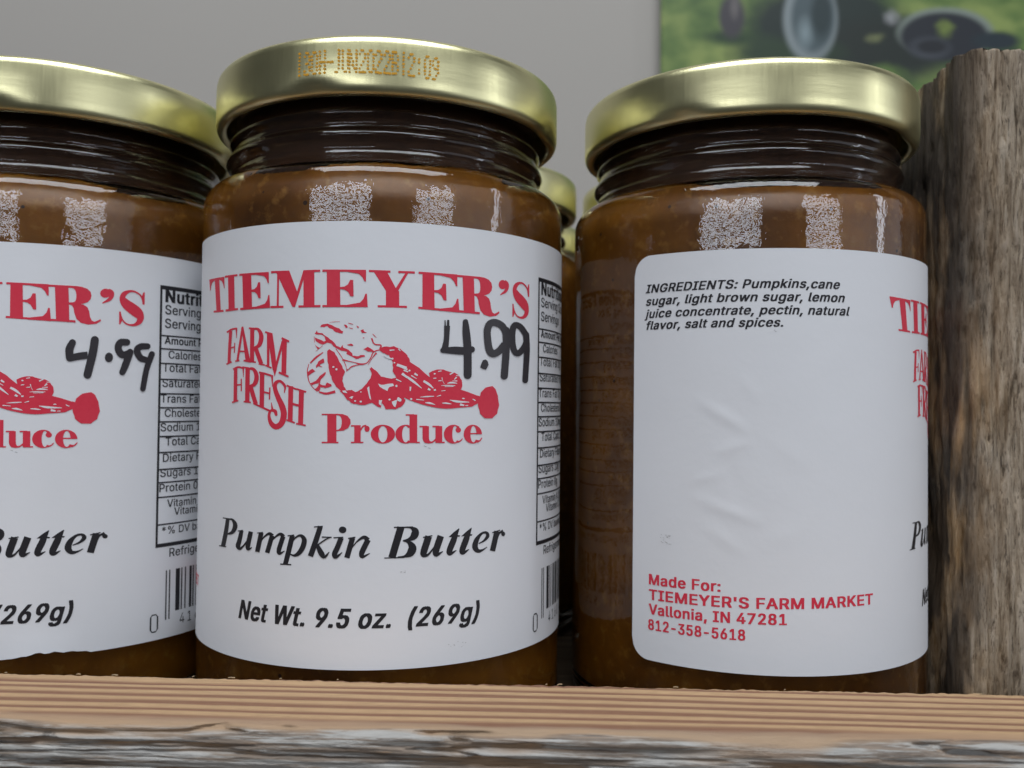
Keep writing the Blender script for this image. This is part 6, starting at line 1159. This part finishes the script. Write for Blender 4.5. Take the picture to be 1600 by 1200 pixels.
def label_mesh(torn=False, crease=0, seed=0):
    NU, NV = (520, 150) if crease else (230, 46)
    vs, fs = [], []
    for side in (0, 1):
        for i in range(NU + 1):
            u = U0 + (U1 - U0) * i / NU
            e = min(u - U0, U1 - u)
            cut = 0 if e >= CR else CR - math.sqrt(max(0, CR * CR - (CR - e) ** 2))
            lo = cut
            hi = LH - cut
            if torn and 10 < u < 24:
                tt = (u - 10) / 14
                hi -= (.28 + .5 * math.sin(tt * math.pi) * (1 + .35 * math.sin(u * 2.4))) * (1 if tt > .35 else tt * 2)
            for j in range(NV + 1):
                v = lo + (hi - lo) * j / NV
                w = 0.0
                if torn and 10 < u < 24 and j > NV - 3:
                    w += .25 * math.sin((u - 10) / 14 * math.pi) * (j - NV + 3) / 3
                w += .014 * (fbm(u * .10 + seed, v * .09, seed, 3))
                if crease:
                    for (ua, va, ub, vb, am, wd) in RIDGES:
                        pu, pv, du, dv = u - ua, v - va, ub - ua, vb - va
                        t = max(0, min(1, (pu * du + pv * dv) / (du * du + dv * dv)))
                        d2 = (pu - t * du) ** 2 + (pv - t * dv) ** 2
                        if d2 < 16:
                            w += crease * am * math.exp(-d2 / (wd * wd)) * (.6 + .8 * math.sin(math.pi * t))
                r = LBL_R - .035 + max(-.05, w) - (.075 if side else 0)
                th = u / 35.1
                vs.append((r * math.sin(th) * MM, -r * math.cos(th) * MM, -v * MM))
    n = NV + 1
    S = (NU + 1) * n
    for i in range(NU):
        for j in range(NV):
            a = i * n + j
            fs.append((a, a + 1, a + n + 1, a + n))
            b = S + a
            fs.append((b, b + n, b + n + 1, b + 1))
        fs.append((i * n, i * n + n, S + i * n + n, S + i * n))
        fs.append((i * n + NV, S + i * n + NV, S + i * n + n + NV, i * n + n + NV))
    for j in range(NV):
        fs.append((j, S + j, S + j + 1, j + 1))
        b = NU * n + j
        fs.append((b, b + 1, S + b + 1, S + b))
    me = mesh('paper_label', vs, fs)
    for p in me.polygons:
        p.use_smooth = True
    me.set_sharp_from_angle(angle=math.radians(40))
    return me


# date code: dot-matrix characters sprayed on the side of the lid
DOTS = {'1': ['#'] * 7, '3': ['.##.', '#..#', '...#', '.##.', '...#', '#..#', '###.'], '0': ['.##.', '#..#', '#..#', '#..#', '#..#', '#..#', '.##.'],
        'H': ['#..#', '#..#', '#..#', '####', '#..#', '#..#', '#..#'], '-': ['....', '....', '....', '####', '....', '....', '....'],
        'J': ['..#', '..#', '..#', '..#', '..#', '..#', '##.'], 'U': ['#..#', '#..#', '#..#', '#..#', '#..#', '#..#', '.##.'],
        'N': ['#...#', '##..#', '##..#', '#.#.#', '#.#.#', '#..##', '#...#'], '2': ['.##.', '#..#', '...#', '..#.', '.#..', '#...', '####'],
        'B': ['###.', '#..#', '#..#', '###.', '#..#', '#..#', '###.'], ':': ['.', '#', '#', '.', '#', '#', '.'], '9': ['.##.', '#..#', '#..#', '.###', '...#', '..#.', '##..']}


def date_code():
    vs, fs = [], []
    chars = [('1', 0, 0), ('3', 1.5, 0), ('0', 3.6, 0), ('H', 5.75, -.15), ('-', 7.75, .05), ('J', 9.9, -.15), ('U', 11.85, -.1), ('N', 13.6, 0), ('2', 16.2, 0), ('0', 18.3, 0), ('2', 20.3, .1), ('2', 22.5, .1),
             ('B', 24.5, .1), ('1', 27.25, .2), ('2', 28.6, .35), (':', 31.25, .45), ('0', 32.75, .55), ('9', 34.9, .65)]
    for ch, u0, dv in chars:
        for r, row in enumerate(DOTS[ch]):
            for c_, q in enumerate(row):
                if q != '#':
                    continue
                px = .45
                cu = (u0 + c_ * px + rnd.uniform(-.05, .05)) * .64 - 10.9
                cv = dv * .5 + r * .595 + rnd.uniform(-.05, .05)
                rr = rnd.uniform(.17, .235)
                base = len(vs)
                for k in range(9):
                    a = 2 * math.pi * k / 9
                    uu, vv = cu + rr * math.cos(a) * 1.05, cv + rr * math.sin(a)
                    R_ = 33.19 + .004 * ((len(fs)) % 12)
                    th = uu / 33.1
                    vs.append((R_ * math.sin(th) * MM, -R_ * math.cos(th) * MM, (117.0 - vv) * MM))
                fs.append(tuple(base + 8 - k for k in range(9)))
    me = mesh('date_code', vs, fs)
    return me


def flipfix(me):
    bm = bmesh.new()
    bm.from_mesh(me)
    for f in bm.faces:
        c = f.calc_center_median()
        if f.normal.dot(Vector((c.x, c.y, 0))) < 0:
            f.normal_flip()
    bm.to_mesh(me)
    bm.free()
    return me


BASEZ = -60.0
GROUP = 'jars of pumpkin butter standing in the crate'
LAB = label_mesh()


def make_jar(x, y, rot, ztop, label, vscale=1.0, voff=0.0, price=None, code=False, lid_rot=0.0, lab=None, prints=True):
    j = empty('jar', W(x, y, BASEZ), label, 'jar', GROUP)
    j.rotation_euler.z = rot
    for nm, me, mt in (('glass', ME_GLASS, GLASS), ('pumpkin_butter_filling', ME_FILL, BUTTER), ('neck_shade_film', ME_SHADE, NECK_SHADE)):
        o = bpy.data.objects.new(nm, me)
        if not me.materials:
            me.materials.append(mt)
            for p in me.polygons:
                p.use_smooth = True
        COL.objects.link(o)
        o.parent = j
    o = bpy.data.objects.new('lid', ME_LID)
    if not ME_LID.materials:
        ME_LID.materials.append(GOLD)
        for p in ME_LID.polygons:
            p.use_smooth = True
    COL.objects.link(o)
    o.parent = j
    o.rotation_euler.z = lid_rot
    o.scale = (1.012, 1.012, 1)
    o.location = Matrix.Rotation(-rot, 3, 'Z') @ Vector((.4 * MM, 0, .75 * MM))
    if code:
        c = link('date_code', flipfix(date_code()), ORANGE, o)
        c.rotation_euler.z = -lid_rot
        c['label'] = 'orange dot-matrix code 130H-JUN2022B12:09 printed on the side of the lid'
    L = bpy.data.objects.new('paper_label', lab or LAB)
    if not L.data.materials:
        L.data.materials.append(PAPER)
    COL.objects.link(L)
    L.parent = j
    L.location.z = (ztop - BASEZ) * MM
    if prints:
        for nm, me, mt in PRINTS + ([('handwritten_price', price, MARKER)] if price else []):
            if not me.materials:
                me.materials.append(mt)
            c = bpy.data.objects.new(nm, me)
            COL.objects.link(c)
            c.parent = L
            if nm == 'smudge_mark':
                c['kind'] = 'stuff'
            c.scale.z = vscale
            c.location.z = voff * MM
    return j


# v on the jar = vscale * v_design - voff
make_jar(-25.42, 177.36, 0, 29.3, 'centre front jar with orange date code on its gold lid and bold price in marker', price=PRICE2, code=True, lid_rot=-.62)
make_jar(-94.86, 187.22, -3.1 / 35.1, 27.2, 'leftmost jar, cut by the picture edge, with smaller slanted price in marker',
         1.025, 7.8 * 1.025 - 6.9, price=PRICE1, lid_rot=-.20, lab=label_mesh(torn=True, seed=3))
make_jar(48.03, 184.46, OFF3 / 35.1, 26.9, 'jar turned to show its ingredients list and red address, beside the wooden post',
         K3, 7.8 * K3 - 7.5, lid_rot=-OFF3 / 35.1 - .95, lab=label_mesh(crease=.62, seed=8))
make_jar(-16.4, 247.4, -1.83, 28.0, 'blurred jar right behind the centre front jar, its gold lid peeping out on the right', lid_rot=.3, prints=False)
make_jar(53.2, 254.6, 1.83, 28.0, 'blurred jar right behind the ingredients jar, its gold lid peeping out on the left', lid_rot=.8, prints=False)
make_jar(-9.0, 318.0, -1.83, 28.0, 'farthest jar on the left side of the gap between the two right-hand front jars', lid_rot=.1, prints=False)
make_jar(61.0, 325.0, 0.2, 28.0, 'farthest jar on the right side of the gap, only a sliver of lid showing', lid_rot=.5, prints=False)
